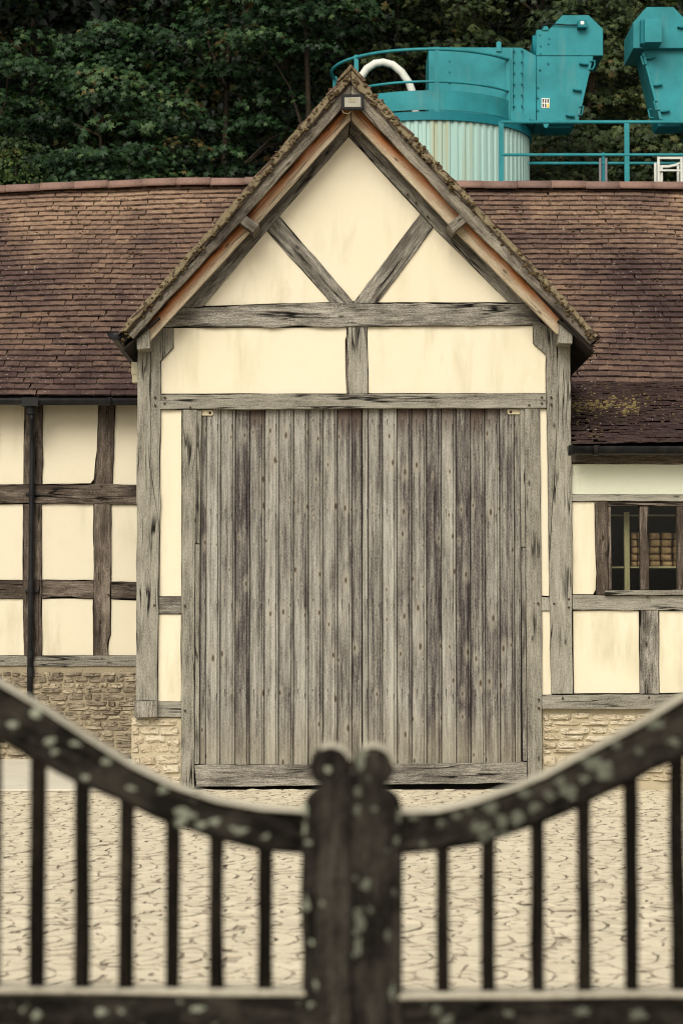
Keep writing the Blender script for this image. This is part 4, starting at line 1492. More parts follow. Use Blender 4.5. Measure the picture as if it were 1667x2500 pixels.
# --- floodlight under the ridge
fx0, fz0 = unp(832.5, 267, YV - 0.08)
fx1, fz1 = unp(888.5, 230, YV - 0.08)
fl = thing('floodlight', ((fx0 + fx1) / 2, YV, fz0), 'black square floodlight fixed under the apex of the gable', 'floodlight')
T('housing', fl, [(836, 230), (885, 230), (888.5, 233), (888.5, 264), (885, 267), (836, 267), (832.5, 264), (832.5, 233)], YV - 0.08, M['black'], 0.05, jit=0, bev=0.006)
T('lens', fl, [(840.5, 238), (880.5, 236.5), (881, 261), (841, 261)], YV - 0.0835, M['lens'], 0.01, jit=0, bev=0.001)
T('led_array', fl, [(852, 240), (868, 240), (868, 250), (852, 250)], YV - 0.086, M['led'], 0.004, jit=0, bev=0.0005)
fins = MB()
for k in range(8):
    xx = fx0 + 0.02 + (fx1 - fx0 - 0.04) * k / 7
    fins.box(xx - 0.003, xx + 0.003, YV - 0.03, YV + 0.005, fz0 + 0.015, fz1 - 0.015)
fins.build('heat_sink', M['black'], fl)
ca = [unp(834, 266, YV - 0.02), unp(838, 274, YV - 0.02), unp(848, 277, YV), unp(857, 271, YV)]
MB().tube([(p[0], YV - 0.01 + 0.01 * i, p[1]) for i, p in enumerate(ca)], 0.004, 6).build('cable', M['cream_plastic'], fl)

# ------------------------------------------------------------------ storeroom: rack and sacks
ys = YF + 0.36
rack = thing('storage_rack', (unp(1529, 1440, ys)[0], ys, 0.9), 'pale pine shelf rack standing behind the window glass', 'rack')
T('upright', rack, [(1522, 1250), (1535.5, 1250), (1537, 1452), (1524, 1452)], ys - 0.05, M['pine'], 0.05, jit=0.0008)
T('upright', rack, [(1722, 1250), (1735.5, 1250), (1737, 1452), (1724, 1452)], ys - 0.05, M['pine'], 0.05, jit=0.0008)
T('shelf_edge', rack, [(1482, 1383), (1790, 1382), (1790, 1387.5), (1482, 1387.5)], ys, M['pine'], 0.45, jit=0.0008)
T('top_batten', rack, [(1482, 1256), (1790, 1256), (1790, 1260), (1482, 1260)], ys + 0.1, M['pine'], 0.04, jit=0.0008)


def sack(px0, px1, py0, py1, Y, d, label):
    a = unp(px0, py1, Y); b = unp(px1, py0, Y)
    cx_, cz_ = (a[0] + b[0]) / 2, (a[1] + b[1]) / 2
    hx_, hz_ = (b[0] - a[0]) / 2 - 0.003, (b[1] - a[1]) / 2 + 0.002
    v, f = [], []
    nu, nv = 14, 7
    for j in range(nv + 1):
        t = -1 + 2 * j / nv
        for i in range(nu):
            an = 2 * math.pi * i / nu
            c, s_ = math.cos(an), math.sin(an)
            sx = math.copysign(abs(c) ** 0.28, c)
            sz = math.copysign(abs(s_) ** 0.42, s_)
            pin = (1 - 0.32 * abs(t) ** 5)
            v.append((cx_ + hx_ * sx * pin + rng.normal(0, 0.0015), Y + d / 2 + d / 2 * t, cz_ + hz_ * sz * pin + rng.normal(0, 0.002)))
    for j in range(nv):
        for i in range(nu):
            f.append((j * nu + i, j * nu + (i + 1) % nu, (j + 1) * nu + (i + 1) % nu, (j + 1) * nu + i))
    f.append(tuple(range(nu))[::-1])
    f.append(tuple(nv * nu + i for i in range(nu)))
    f = [tuple(reversed(q)) for q in f]
    o = mk('paper_sack', v, f, M['sack'], None, None, True, base=(cx_, Y, a[1]))
    tag(o, label, 'sack', 'brown paper sacks on the storeroom shelf')
    return o


rowsp = [(1300, 1317), (1317.3, 1335), (1335.3, 1352.5), (1352.8, 1369.5), (1369.8, 1383)]
rn_ = ['top', 'second', 'third', 'fourth', 'bottom']
cols_ = [(1538.5, 1556, 'narrow stack just right of the pale upright'), (1556.5, 1583, 'stack half hidden by the window mullion'), (1586, 1613, 'stack right of the first mullion'), (1615.5, 1643, 'stack left of the second mullion'), (1645, 1672, 'stack behind the second mullion')]
for (xa, xb, cn_) in cols_:
    for (ya, yb_), rw in zip(rowsp, rn_):
        j = rng.normal(0, 1.0)
        sack(xa + j, xb + j, ya, yb_, ys + 0.05 + rng.uniform(0, 0.02), 0.30, f'brown paper sack, {rw} one of the {cn_}')

# ------------------------------------------------------------------ silo and machinery behind the barn
YS = 32.0
sx, _ = unp(1040, 300, YS)
SR = 253 / FPX * YS
ztop = unp(1040, 281, YS - SR)[1]
silo = thing('silo', (sx, YS, 0), 'round pale aqua corrugated silo with teal rim behind the roof ridge', 'silo')
NR = 84
prof = [(0.0, 0.0), (0.42, 0.0), (0.55, -0.02), (0.87, -0.02)]
ring = []
for k in range(NR):
    for t, d in prof:
        a = 2 * math.pi * (k + t) / NR
        ring.append((math.cos(a) * (SR + d), math.sin(a) * (SR + d)))
n = len(ring)
v = [(sx + x, YS + y, 0) for x, y in ring] + [(sx + x, YS + y, ztop - 0.04) for x, y in ring]
f = [(i, (i + 1) % n, n + (i + 1) % n, n + i) for i in range(n)]
mk('shell', v, f, M['silo'], silo)


def hoop(cx_, cy_, r, z0, z1, th, a0=0.0, a1=2 * math.pi, n=72):
    mb = MB()
    full = abs(a1 - a0 - 2 * math.pi) < 1e-6
    v, f = [], []
    m = n if full else n + 1
    for k in range(m):
        a = a0 + (a1 - a0) * k / n
        c, s_ = math.cos(a), math.sin(a)
        for rr, z in ((r, z0), (r, z1), (r - th, z1), (r - th, z0)):
            v.append((cx_ + c * rr, cy_ + s_ * rr, z))
    for k in range(m if full else m - 1):
        l = (k + 1) % m
        for q in range(4):
            f.append((k * 4 + q, l * 4 + q, l * 4 + (q + 1) % 4, k * 4 + (q + 1) % 4))
    return mb.add(v, f)


hoop(sx, YS, SR + 0.03, ztop - 0.07, ztop + 0.045, 0.06).build('rim', M['teal_dark'], silo)
MB().tube([(sx, YS, ztop - 0.02), (sx, YS, ztop + 0.02)], SR, 48).build('roof_plate', M['teal_dark'], silo)
# guard rail on the silo roof
GR = SR - 0.12
A0_, A1_ = R(150), R(322)          # runs round the front (270 degrees faces the camera)


def arc(r, z, a0, a1, n=40):
    return [(sx + math.cos(a0 + (a1 - a0) * k / n) * r, YS + math.sin(a0 + (a1 - a0) * k / n) * r, z) for k in range(n + 1)]


a_end = R(270) + math.asin(min(1, (1232 - 1040) / 253 * SR / GR))
ztr = unp(1057, 120, YS - GR)[1]
zmr = unp(1057, 199, YS - GR)[1]
guard = thing('guard_rail', (sx, YS, ztop), 'curved teal guard rail with toe board around the silo top', 'railing')
top = arc(GR, ztr, R(165), a_end)
top = [(top[0][0], top[0][1], ztr - 0.25), (top[0][0] - 0.0, top[0][1], ztr - 0.06)] + top
MB().tube(top, 0.022, 8).build('top_rail', M['teal'], guard, True)
MB().tube(arc(GR, zmr, R(165), a_end), 0.018, 8).build('middle_rail', M['teal'], guard, True)
hoop(sx, YS, GR + 0.01, ztop + 0.10, ztop + 0.37, 0.012, R(205), a_end, 40).build('toe_board', M['teal'], guard)
for a in (R(165), R(222), R(270) + 0.07, a_end):
    x, y = sx + math.cos(a) * GR, YS + math.sin(a) * GR
    MB().box(x - 0.03, x + 0.03, y - 0.012, y + 0.012, ztop - 0.02, ztr + 0.03).build('rail_post', M['teal'], guard)
# white hose loop
hose = thing('vent_hose', unp(895, 250, YS - 0.6)[:1] + (YS - 0.6, ztop), 'thick white hose arching above the gable beside the guard rail', 'hose')
pp = []
yh = YS - 0.5
for px, py in [(868, 270), (872, 215), (880, 190), (895, 168), (915, 155), (935, 152), (958, 158), (980, 176), (998, 202), (1010, 235), (1014, 262), (1015, 292)]:
    X, Z = unp(px, py, yh)
    pp.append((X, yh, Z))
MB().tube(pp, 0.055, 12).build('hose_bend', M['white'], hose, True)

# filter box on the silo
YB = YS - 0.75
box = thing('filter_unit', (unp(1150, 290, YB)[0], YB, ztop), 'boxy teal dust filter unit behind the curved guard rail', 'filter unit')
T('casing', box, [(1046, 115), (1252, 116), (1252, 290), (1046, 290)], YB, M['teal'], 1.1, jit=0, bev=0.008)
T('flange', box, [(1252.5, 116), (1275, 117), (1275, 291), (1252.5, 291)], YB + 0.03, M['teal'], 1.0, jit=0, bev=0.004)
T('transition', box, [(1275.5, 118), (1308, 136), (1308, 294), (1275.5, 291)], YB + 0.05, M['teal'], 0.9, jit=0, bev=0.004)
T('lifting_lug', box, [(1211, 104), (1214, 101), (1220, 101), (1223, 104), (1223, 125), (1211, 125)], YB - 0.03, M['teal'], 0.02, jit=0, bev=0.002)
T('foot_plate', box, [(1245, 268), (1291, 280), (1291, 296), (1245, 296)], YB - 0.1, M['teal'], 0.1, jit=0, bev=0.003)
boltm = MB().tube([(0, 0, 0), (0, 0.03, 0)], 0.014, 6)
boltm = meshdata('bolt', boltm.v, boltm.f, M['teal_dark'])
for (px, py) in [(1097, 148), (1097, 175), (1097, 202), (1098, 226)] + [(1254, y) for y in range(122, 290, 27)] + [(1273.5, y) for y in range(122, 290, 27)]:
    X, Z = unp(px, py, YB - 0.02)
    link(bpy.data.objects.new('bolt', boltm), box, (X, YB - 0.012, Z))

# discharge heads
def px2(seq):
    return [(780 + x / 1.768, y / 1.768) for x, y in seq]


YH = YB + 0.02
h1 = thing('discharge_hopper', (unp(1370, 290, YH)[0], YH, ztop), 'teal tapering hopper with warning label, joined to the filter unit', 'hopper')
T('head_casing', h1, px2([(934, 132), (938, 128), (988, 128), (1048, 65), (1160, 65), (1222, 125), (1222, 240), (934, 240)]), YH, M['teal'], 0.95, jit=0, bev=0.008)
T('taper_casing', h1, px2([(935, 241), (1172, 241), (1108, 522), (937, 522)]), YH + 0.012, M['teal'], 0.9, jit=0, bev=0.006)
T('door_edge', h1, px2([(1165, 243), (1180, 243), (1116, 522), (1103, 522)]), YH - 0.008, M['teal'], 0.05, jit=0, bev=0.004)
T('outlet', h1, px2([(950, 524), (1095, 524), (1080, 552), (975, 552)]), YH + 0.25, M['teal_dark'], 0.5, jit=0, bev=0.004)
T('lifting_lug', h1, px2([(960, 118), (966, 111), (978, 111), (986, 118), (986, 130), (960, 130)]), YH - 0.02, M['teal'], 0.02, jit=0, bev=0.003)
T('lifting_lug', h1, px2([(962, 530), (990, 530), (984, 548), (976, 553), (968, 548)]), YH - 0.02, M['teal'], 0.03, jit=0, bev=0.003)
T('control_box', h1, px2([(1113, 85), (1153, 85), (1153, 118), (1113, 118)]), YH - 0.12, M['teal_dark'], 0.12, jit=0, bev=0.006)
T('control_label', h1, px2([(1125, 91), (1140, 91), (1140, 105), (1125, 105)]), YH - 0.124, M['paper'], 0.004, jit=0, bev=0.0005)
cab = [unp(x, y, YH - 0.03) for x, y in px2([(1113, 108), (1070, 108), (1020, 104), (985, 103), (965, 108), (955, 122)])]
MB().tube([(a, YH - 0.03, b) for a, b in cab], 0.010, 6).build('cable', M['black'], h1, True)
mo = [unp(x, y, YH + 0.2) for x, y in px2([(918, 205), (935, 205)])]
MB().tube([(mo[0][0], YH + 0.2, mo[0][1]), (mo[1][0] + 0.1, YH + 0.2, mo[1][1])], 0.17, 16).build('motor', M['teal_dark'], h1, True)
lab = T('warning_label', h1, px2([(957, 424), (991, 424), (991, 466), (957, 466)]), YH + 0.006, M['paper'], 0.006, jit=0, bev=0.0005)
for r_ in range(2):
    for c_ in range(3):
        x_, y_ = 959.5 + c_ * 10.5, 427 + r_ * 20
        if r_ == 1 and c_ == 2:
            T('symbol', lab, px2([(x_, y_), (x_ + 8, y_), (x_ + 8, y_ + 17), (x_, y_ + 17)]), YH + 0.0025, M['yellow'], 0.003, jit=0, bev=0.0003)
        else:
            T('text_block', lab, px2([(x_ + 1, y_), (x_ + 7, y_), (x_ + 7, y_ + 16), (x_ + 1, y_ + 16)]), YH + 0.0025, M['black'], 0.003, jit=0, bev=0.0003)
MBbolt = [(950, 150), (953, 198), (990, 165), (986, 188), (952, 232), (985, 272), (950, 300), (940, 375), (940, 420), (940, 475)]
for x, y in px2(MBbolt):
    X, Z = unp(x, y, YH - 0.01)
    link(bpy.data.objects.new('bolt', boltm), h1, (X, YH - 0.012, Z))


def latch(parent, cx_, cy_, ang, Y, name='latch'):
    pts = []
    for dx, dy in ((-20, -2.5), (-8, -4), (14, -3), (20, 0), (14, 4), (-6, 5), (-20, 2.5)):
        c, s_ = math.cos(ang), math.sin(ang)
        pts.append((cx_ + dx * c - dy * s_, cy_ + dx * s_ + dy * c))
    T(name, parent, px2(pts), Y - 0.05, M['teal_dark'], 0.05, jit=0, bev=0.006)


def handle(parent, pts, Y):
    pp = [unp(x, y, Y - 0.03) for x, y in px2(pts)]
    MB().tube([(a, Y - 0.03, b) for a, b in pp], 0.011, 6).build('handle', M['teal'], parent)


for (a, b) in ((1140, 274), (1112, 387), (1082, 498)):
    latch(h1, a, b, 0.12, YH)
handle(h1, [(1165, 263), (1186, 262), (1186, 282), (1176, 300), (1158, 297)], YH)
handle(h1, [(1118, 458), (1138, 458), (1130, 497), (1112, 494)], YH)

YH2 = YH - 0.5
h2 = thing('discharge_hopper', (unp(1600, 290, YH2)[0], YH2, ztop), 'larger teal hopper at the picture edge with a box on its hood', 'hopper')
T('head_casing', h2, px2([(1352, 96), (1410, 30), (1526, 30), (1592, 100), (1592, 208), (1352, 208)]), YH2, M['teal'], 1.0, jit=0, bev=0.008)
T('hood_box', h2, px2([(1402, 82), (1476, 82), (1476, 182), (1402, 182)]), YH2 - 0.28, M['teal'], 0.28, jit=0, bev=0.005)
T('hood_box', h2, px2([(1385, 83), (1470, 83), (1470, 187), (1385, 187)]), YH2 - 0.14, M['teal_dark'], 0.14, jit=0, bev=0.005)
T('taper_casing', h2, px2([(1398, 211), (1600, 211), (1600, 520), (1476, 520)]), YH2 + 0.1, M['teal'], 0.85, jit=0, bev=0.006)
T('door_edge', h2, px2([(1390, 226), (1402, 226), (1478, 516), (1466, 516)]), YH2 + 0.075, M['teal'], 0.05, jit=0, bev=0.004)
T('outlet', h2, px2([(1452, 522), (1560, 522), (1555, 545), (1462, 545)]), YH2 + 0.25, M['teal_dark'], 0.5, jit=0, bev=0.004)
for (a, b) in ((1428, 248), (1460, 365), (1492, 478)):
    latch(h2, a, b, -0.15, YH2 + 0.09)
handle(h2, [(1398, 240), (1385, 243), (1396, 278), (1410, 274)], YH2 + 0.09)
handle(h2, [(1456, 433), (1441, 437), (1451, 474), (1466, 471)], YH2 + 0.09)
handle(h2, [(1432, 470), (1416, 474), (1424, 509), (1440, 507)], YH2 + 0.3)
latch(h2, 1563, 116, 0.1, YH2)
lx = unp(1688, 290, YH2)[0]
lz = unp(1688, 120, YH2)[1]
for dy in (0.15, 0.8):
    MB().box(lx, lx + 0.09, YH2 + dy, YH2 + dy + 0.09, 0, lz).build('support_leg', M['teal_dark'], h2)

# walkway with rails behind the ridge
YK = 29.9
zdk = unp(1300, 520, YK)[1]
wk = thing('walkway', (unp(1500, 520, YK)[0], YK, 0), 'raised walkway with teal handrails behind the right-hand roof ridge', 'walkway')
xw0, xw1 = unp(1221, 300, YK)[0], unp(2150, 300, YK)[0]
MB().box(xw0 - 0.05, xw1, YK - 0.05, YK + 1.75, zdk - 0.08, zdk).build('deck', M['grey_metal'], wk)
for x in (xw0 + 0.1, (xw0 + xw1) / 2, xw1 - 0.1):
    MB().box(x - 0.05, x + 0.05, YK + 0.7, YK + 0.8, 0, zdk - 0.08).build('support_leg', M['grey_metal'], wk)


def hrail(py, Y, px0, px1, r, name):
    a, b = unp(px0, py, Y), unp(px1, py, Y)
    MB().tube([(a[0], Y, a[1]), (b[0], Y, a[1])], r, 8).build(name, M['teal'], wk, True)


hrail(298, YK, 1222, 2150, 0.024, 'top_rail')
hrail(378, YK, 1222, 2150, 0.021, 'middle_rail')
hrail(398.5, YK + 1.7, 1290, 2150, 0.02, 'far_rail')
for px in (1222.5, 1528.5, 1840):
    a = unp(px, 297, YK)
    MB().box(a[0] - 0.033, a[0] + 0.033, YK - 0.015, YK + 0.015, zdk, a[1]).build('rail_post', M['teal'], wk)
a = unp(1471.5, 390, YK + 1.7)
MB().box(a[0] - 0.02, a[0] + 0.02, YK + 1.69, YK + 1.71, zdk, a[1] + 0.1).build('rail_post', M['teal_dark'], wk)
for px in (1464, 1478.5):
    a = unp(px, 386, YK + 1.66)
    MB().tube([(a[0], YK + 1.66, zdk), (a[0], YK + 1.66, a[1])], 0.018, 8).build('sleeve_post', M['grey_metal'], wk, True)
# white frame standing on the walkway
YC = YK + 0.6
fr0, fr1 = unp(1606, 383, YC), unp(1662, 383, YC)
wf = thing('frame_stand', ((fr0[0] + fr1[0]) / 2, YC, zdk), 'white metal frame with a curved bar standing on the walkway', 'frame')
for x in (fr0[0], fr1[0]):
    MB().box(x - 0.016, x + 0.016, YC - 0.016, YC + 0.016, zdk, fr0[1]).build('leg', M['white'], wf)
    MB().box(x - 0.016, x + 0.016, YC + 0.30, YC + 0.332, zdk, fr0[1] - 0.02).build('leg', M['white'], wf)
MB().box(fr0[0] + 0.017, fr1[0] - 0.017, YC - 0.014, YC + 0.014, fr0[1] - 0.03, fr0[1] - 0.002).build('top_bar', M['white'], wf)
z4 = unp(1606, 416, YC)[1]
MB().box(fr0[0] + 0.017, fr1[0] - 0.017, YC - 0.012, YC + 0.012, z4 - 0.012, z4 + 0.012).build('cross_bar', M['white'], wf)
T('curved_bar', wf, [(1608, 403), (1630, 403), (1650, 399), (1661, 394), (1661, 399), (1650, 405), (1630, 409), (1617, 409), (1617, 470), (1608, 470)], YC + 0.02, M['white'], 0.05, jit=0, bev=0.003)

# ------------------------------------------------------------------ trees on the hillside
def leaf_template(kind):
    if kind == 'maple':
        ang = [-90, -62, -28, -5, 22, 52, 90, 128, 158, 185, 208, 242]
        rad = [0.18, 0.46, 0.40, 0.74, 0.42, 0.98 * 0.62, 1.0, 0.98 * 0.62, 0.42, 0.74, 0.40, 0.46]
        rad[5], rad[7] = 0.50, 0.50
        ang = [-90, -58, -22, 0, 20, 38, 52, 72, 90, 108, 128, 142, 160, 180, 202, 238]
        rad = [0.15, 0.42, 0.62, 0.46, 0.42, 0.86, 0.80, 0.46, 1.0, 0.46, 0.80, 0.86, 0.42, 0.46, 0.62, 0.42]
    else:
        ang = [-90, -30, 20, 90, 160, 210]
        rad = [0.3, 0.55, 0.5, 1.0, 0.5, 0.55]
    p = [(0, 0, 0.05)]
    for a, r in zip(ang, rad):
        x, y = math.cos(R(a)) * r * 0.5, math.sin(R(a)) * r * 0.5
        p.append((x, y, -0.25 * (x * x + y * y) * 2))
    n = len(ang)
    f = [(0, 1 + i, 1 + (i + 1) % n) for i in range(n)]
    return np.array(p), np.array(f)


LT = {'maple': leaf_template('maple'), 'oval': leaf_template('oval')}


def leaf_mesh(pos, nrm, tipdir, size, kind, rnd):
    tv, tf = LT[kind]
    n = len(pos)
    z = nrm / np.linalg.norm(nrm, axis=1, keepdims=True)
    y = tipdir - z * np.sum(tipdir * z, 1, keepdims=True)
    y /= np.maximum(np.linalg.norm(y, axis=1, keepdims=True), 1e-6)
    x = np.cross(y, z)
    B = np.stack([x, y, z], 2)                       # columns
    V = np.einsum('nij,kj->nki', B, tv) * size[:, None, None] + pos[:, None, :]
    k = len(tv)
    Fi = (tf[None] + (np.arange(n) * k)[:, None, None]).reshape(-1, 3)
    return V.reshape(-1, 3), Fi, np.repeat(rnd, len(tf))


def big_mesh(name, V, F, A, mat):
    me = bpy.data.meshes.new(name)
    me.vertices.add(len(V))
    me.vertices.foreach_set('co', V.astype(np.float32).ravel())
    me.loops.add(F.size)
    me.loops.foreach_set('vertex_index', F.astype(np.int32).ravel())
    me.polygons.add(len(F))
    me.polygons.foreach_set('loop_start', np.arange(0, F.size, 3, dtype=np.int32))
    me.polygons.foreach_set('loop_total', np.full(len(F), 3, np.int32))
    a = me.attributes.new('rnd', 'FLOAT', 'FACE')
    a.data.foreach_set('value', A.astype(np.float32))
    me.materials.append(mat)
    me.update(calc_edges=True)
    return me


def tree(name, label, x, y, h, rx, nclump, perclump, leafsize, matk, kind='maple', zlo=0.2, tr=0.09, group='sycamores on the bank behind the barn', lean=0.0, cl=(0.45, 0.85), limbs=8):
    zb_ = hill_z(y) - 0.1
    t = thing(name, (x, y, zb_), label, 'tree', group)
    # trunk and limbs
    mb = MB()
    nn = 7
    pts = [(x + lean * h * (k / nn) ** 1.4 + rng.normal(0, 0.05) * (k > 0), y + rng.normal(0, 0.05) * (k > 0), zb_ + h * 0.95 * k / nn) for k in range(nn + 1)]
    mb.tube(pts, [tr * (1 - 0.8 * k / nn) for k in range(nn + 1)], 8)
    cen = []
    for _ in range(nclump):
        tt = rng.uniform(zlo, 1.0) ** 0.9
        prof_ = math.sin(min(1, (1 - tt) / 0.55) * math.pi / 2) ** 0.7
        a = rng.uniform(0, 2 * math.pi)
        if rng.random() < 0.45: a = -math.pi / 2 + rng.normal(0, 0.8)     # more sprays on the open, light side
        rr = rx * prof_ * math.sqrt(rng.uniform(0.15, 1))
        cen.append((x + lean * h * tt ** 1.4 + math.cos(a) * rr, y + math.sin(a) * rr * 0.9, zb_ + h * tt))
    cen = np.array(cen)
    for c in cen[::limbs]:
        k = min(nn - 1, max(1, int((c[2] - zb_) / (h * 0.95) * nn) - (1 if limbs < 5 else 0)))
        p0 = Vector(pts[k]); p1 = Vector(c)
        mid = p0.lerp(p1, 0.55) + Vector((rng.normal(0, 0.1), rng.normal(0, 0.1), 0.15))
        mb.tube([p0, mid, p1], [tr * 0.35, tr * 0.2, 0.008], 5, caps=False)
    mb.build('trunk', M['trunk'], t, True)
    # leaves: each clump an umbrella of drooping sprays
    P, Nn, D, S, Rr = [], [], [], [], []
    for c in cen:
        r = rng.uniform(*cl)
        m = int(perclump * rng.uniform(0.7, 1.3))
        out = np.array([c[0] - x - lean * h * 0.5, c[1] - y, 0.0])
        out /= max(1e-6, np.linalg.norm(out))
        q = rng.normal(0, 1, (m, 3))
        q /= np.linalg.norm(q, axis=1, keepdims=True)
        q[:, 2] = np.abs(q[:, 2]) * 1.0 - 0.25
        rad = r * rng.uniform(0.45, 1.0, (m, 1)) ** 0.6
        p = c + q * rad * np.array([1.0, 0.9, 0.55])
        nr = q * 0.55 + np.array([0, -0.25, 0.75]) + rng.normal(0, 0.42, (m, 3)) + out * 0.2
        dd = q * np.array([1, 1, 0]) + np.array([0, -0.15, -0.75]) + out * 0.4 + rng.normal(0, 0.3, (m, 3))
        P.append(p); Nn.append(nr); D.append(dd)
        S.append(leafsize * rng.uniform(0.8, 1.2) * rng.uniform(0.55, 1.25, m))
        Rr.append(np.clip(rng.normal(0.42, 0.20, m) + rng.normal(0, 0.22), 0, 1) * 0.985)
    P, Nn, D, S, Rr = (np.concatenate(a) for a in (P, Nn, D, S, Rr))
    V, F, A = leaf_mesh(P - np.array(WLOC[t]), Nn, D, S, kind, Rr)
    cr_ = bpy.data.objects.new('crown', big_mesh('crown', V, F, A, M[matk]))
    link(cr_, t)
    return t


# (x, y) on the bank; front row
XP = lambda px, y: (px - CX) / FPX * y
tree('sycamore_tree', 'dark sycamore at the left picture edge with deep shade beside it', XP(-60, 37), 37.0, 11.5, 2.0, 95, 100, 0.17, 'leaf')
tree('sycamore_tree', 'sycamore left of the gable with bunches of brown seeds on lit sprays', XP(260, 35.6), 35.6, 9.2, 1.9, 125, 105, 0.17, 'leaf')
tree('sycamore_tree', 'sycamore with layered drooping sprays next to the gable slope', XP(560, 36.4), 36.4, 11.5, 2.0, 115, 105, 0.17, 'leaf')
tree('sycamore_tree', 'slender sycamore with a bare pinkish stem above the gable apex', XP(752, 35.0), 35.0, 14.0, 1.7, 95, 80, 0.17, 'leaf', tr=0.085, zlo=0.60, limbs=12)
tree('sycamore_tree', 'sycamore behind the guard rail of the silo', XP(980, 36.6), 36.6, 11.5, 2.0, 95, 100, 0.17, 'leaf_olive')
tree('sycamore_tree', 'olive green sycamore showing between the two teal hoppers', XP(1440, 35.4), 35.4, 10.0, 1.7, 110, 105, 0.17, 'leaf_olive')
tree('sycamore_tree', 'olive sycamore above the hoppers', XP(1330, 38.2), 38.2, 12.0, 2.2, 100, 100, 0.17, 'leaf_olive')
tree('sycamore_tree', 'sycamore behind the hopper at the right picture edge', XP(1730, 36.5), 36.5, 11.0, 1.9, 95, 100, 0.17, 'leaf_olive')
tree('young_sycamore', 'low sycamore sapling behind the walkway rail', XP(1370, 33.9), 33.9, 8.9, 1.1, 70, 60, 0.18, 'leaf_olive', zlo=0.5, tr=0.05)
tree('young_sycamore', 'low sycamore sapling behind the white frame', XP(1600, 34.1), 34.1, 8.7, 1.0, 60, 60, 0.18, 'leaf_olive', zlo=0.5, tr=0.05)
tree('bush', 'yellow green small leaved bush above the roof at the left edge', XP(30, 33.9), 33.9, 8.5, 1.5, 60, 120, 0.095, 'leaf_light', 'oval', zlo=0.45, tr=0.05, group='bushes behind the ridge', cl=(0.2, 0.6))
# back row
for px, yy_, lb in ((-130, 42, 'far dark tree in the top left corner of the picture'), (250, 43.5, 'far dark tree high behind the layered sprays'), (900, 43, 'far dark tree behind the white hose'), (1340, 43, 'far dark tree high above the nearer hopper'), (1740, 43, 'far dark tree high in the top right corner'), (80, 41, 'far dark tree high on the bank at the left'), (420, 42, 'far dark tree behind the seed bearing sycamore'), (700, 41.5, 'far dark tree behind the slender bare stem'), (1120, 41, 'far dark tree behind the filter unit'), (1560, 41.5, 'far dark tree behind the hoppers')):
    tree('forest_tree', lb, XP(px, yy_), yy_, 13.5, 2.7, 180, 60, 0.24, 'leaf_shaded', 'oval', tr=0.14, cl=(0.6, 1.1), group='far trees on the bank')

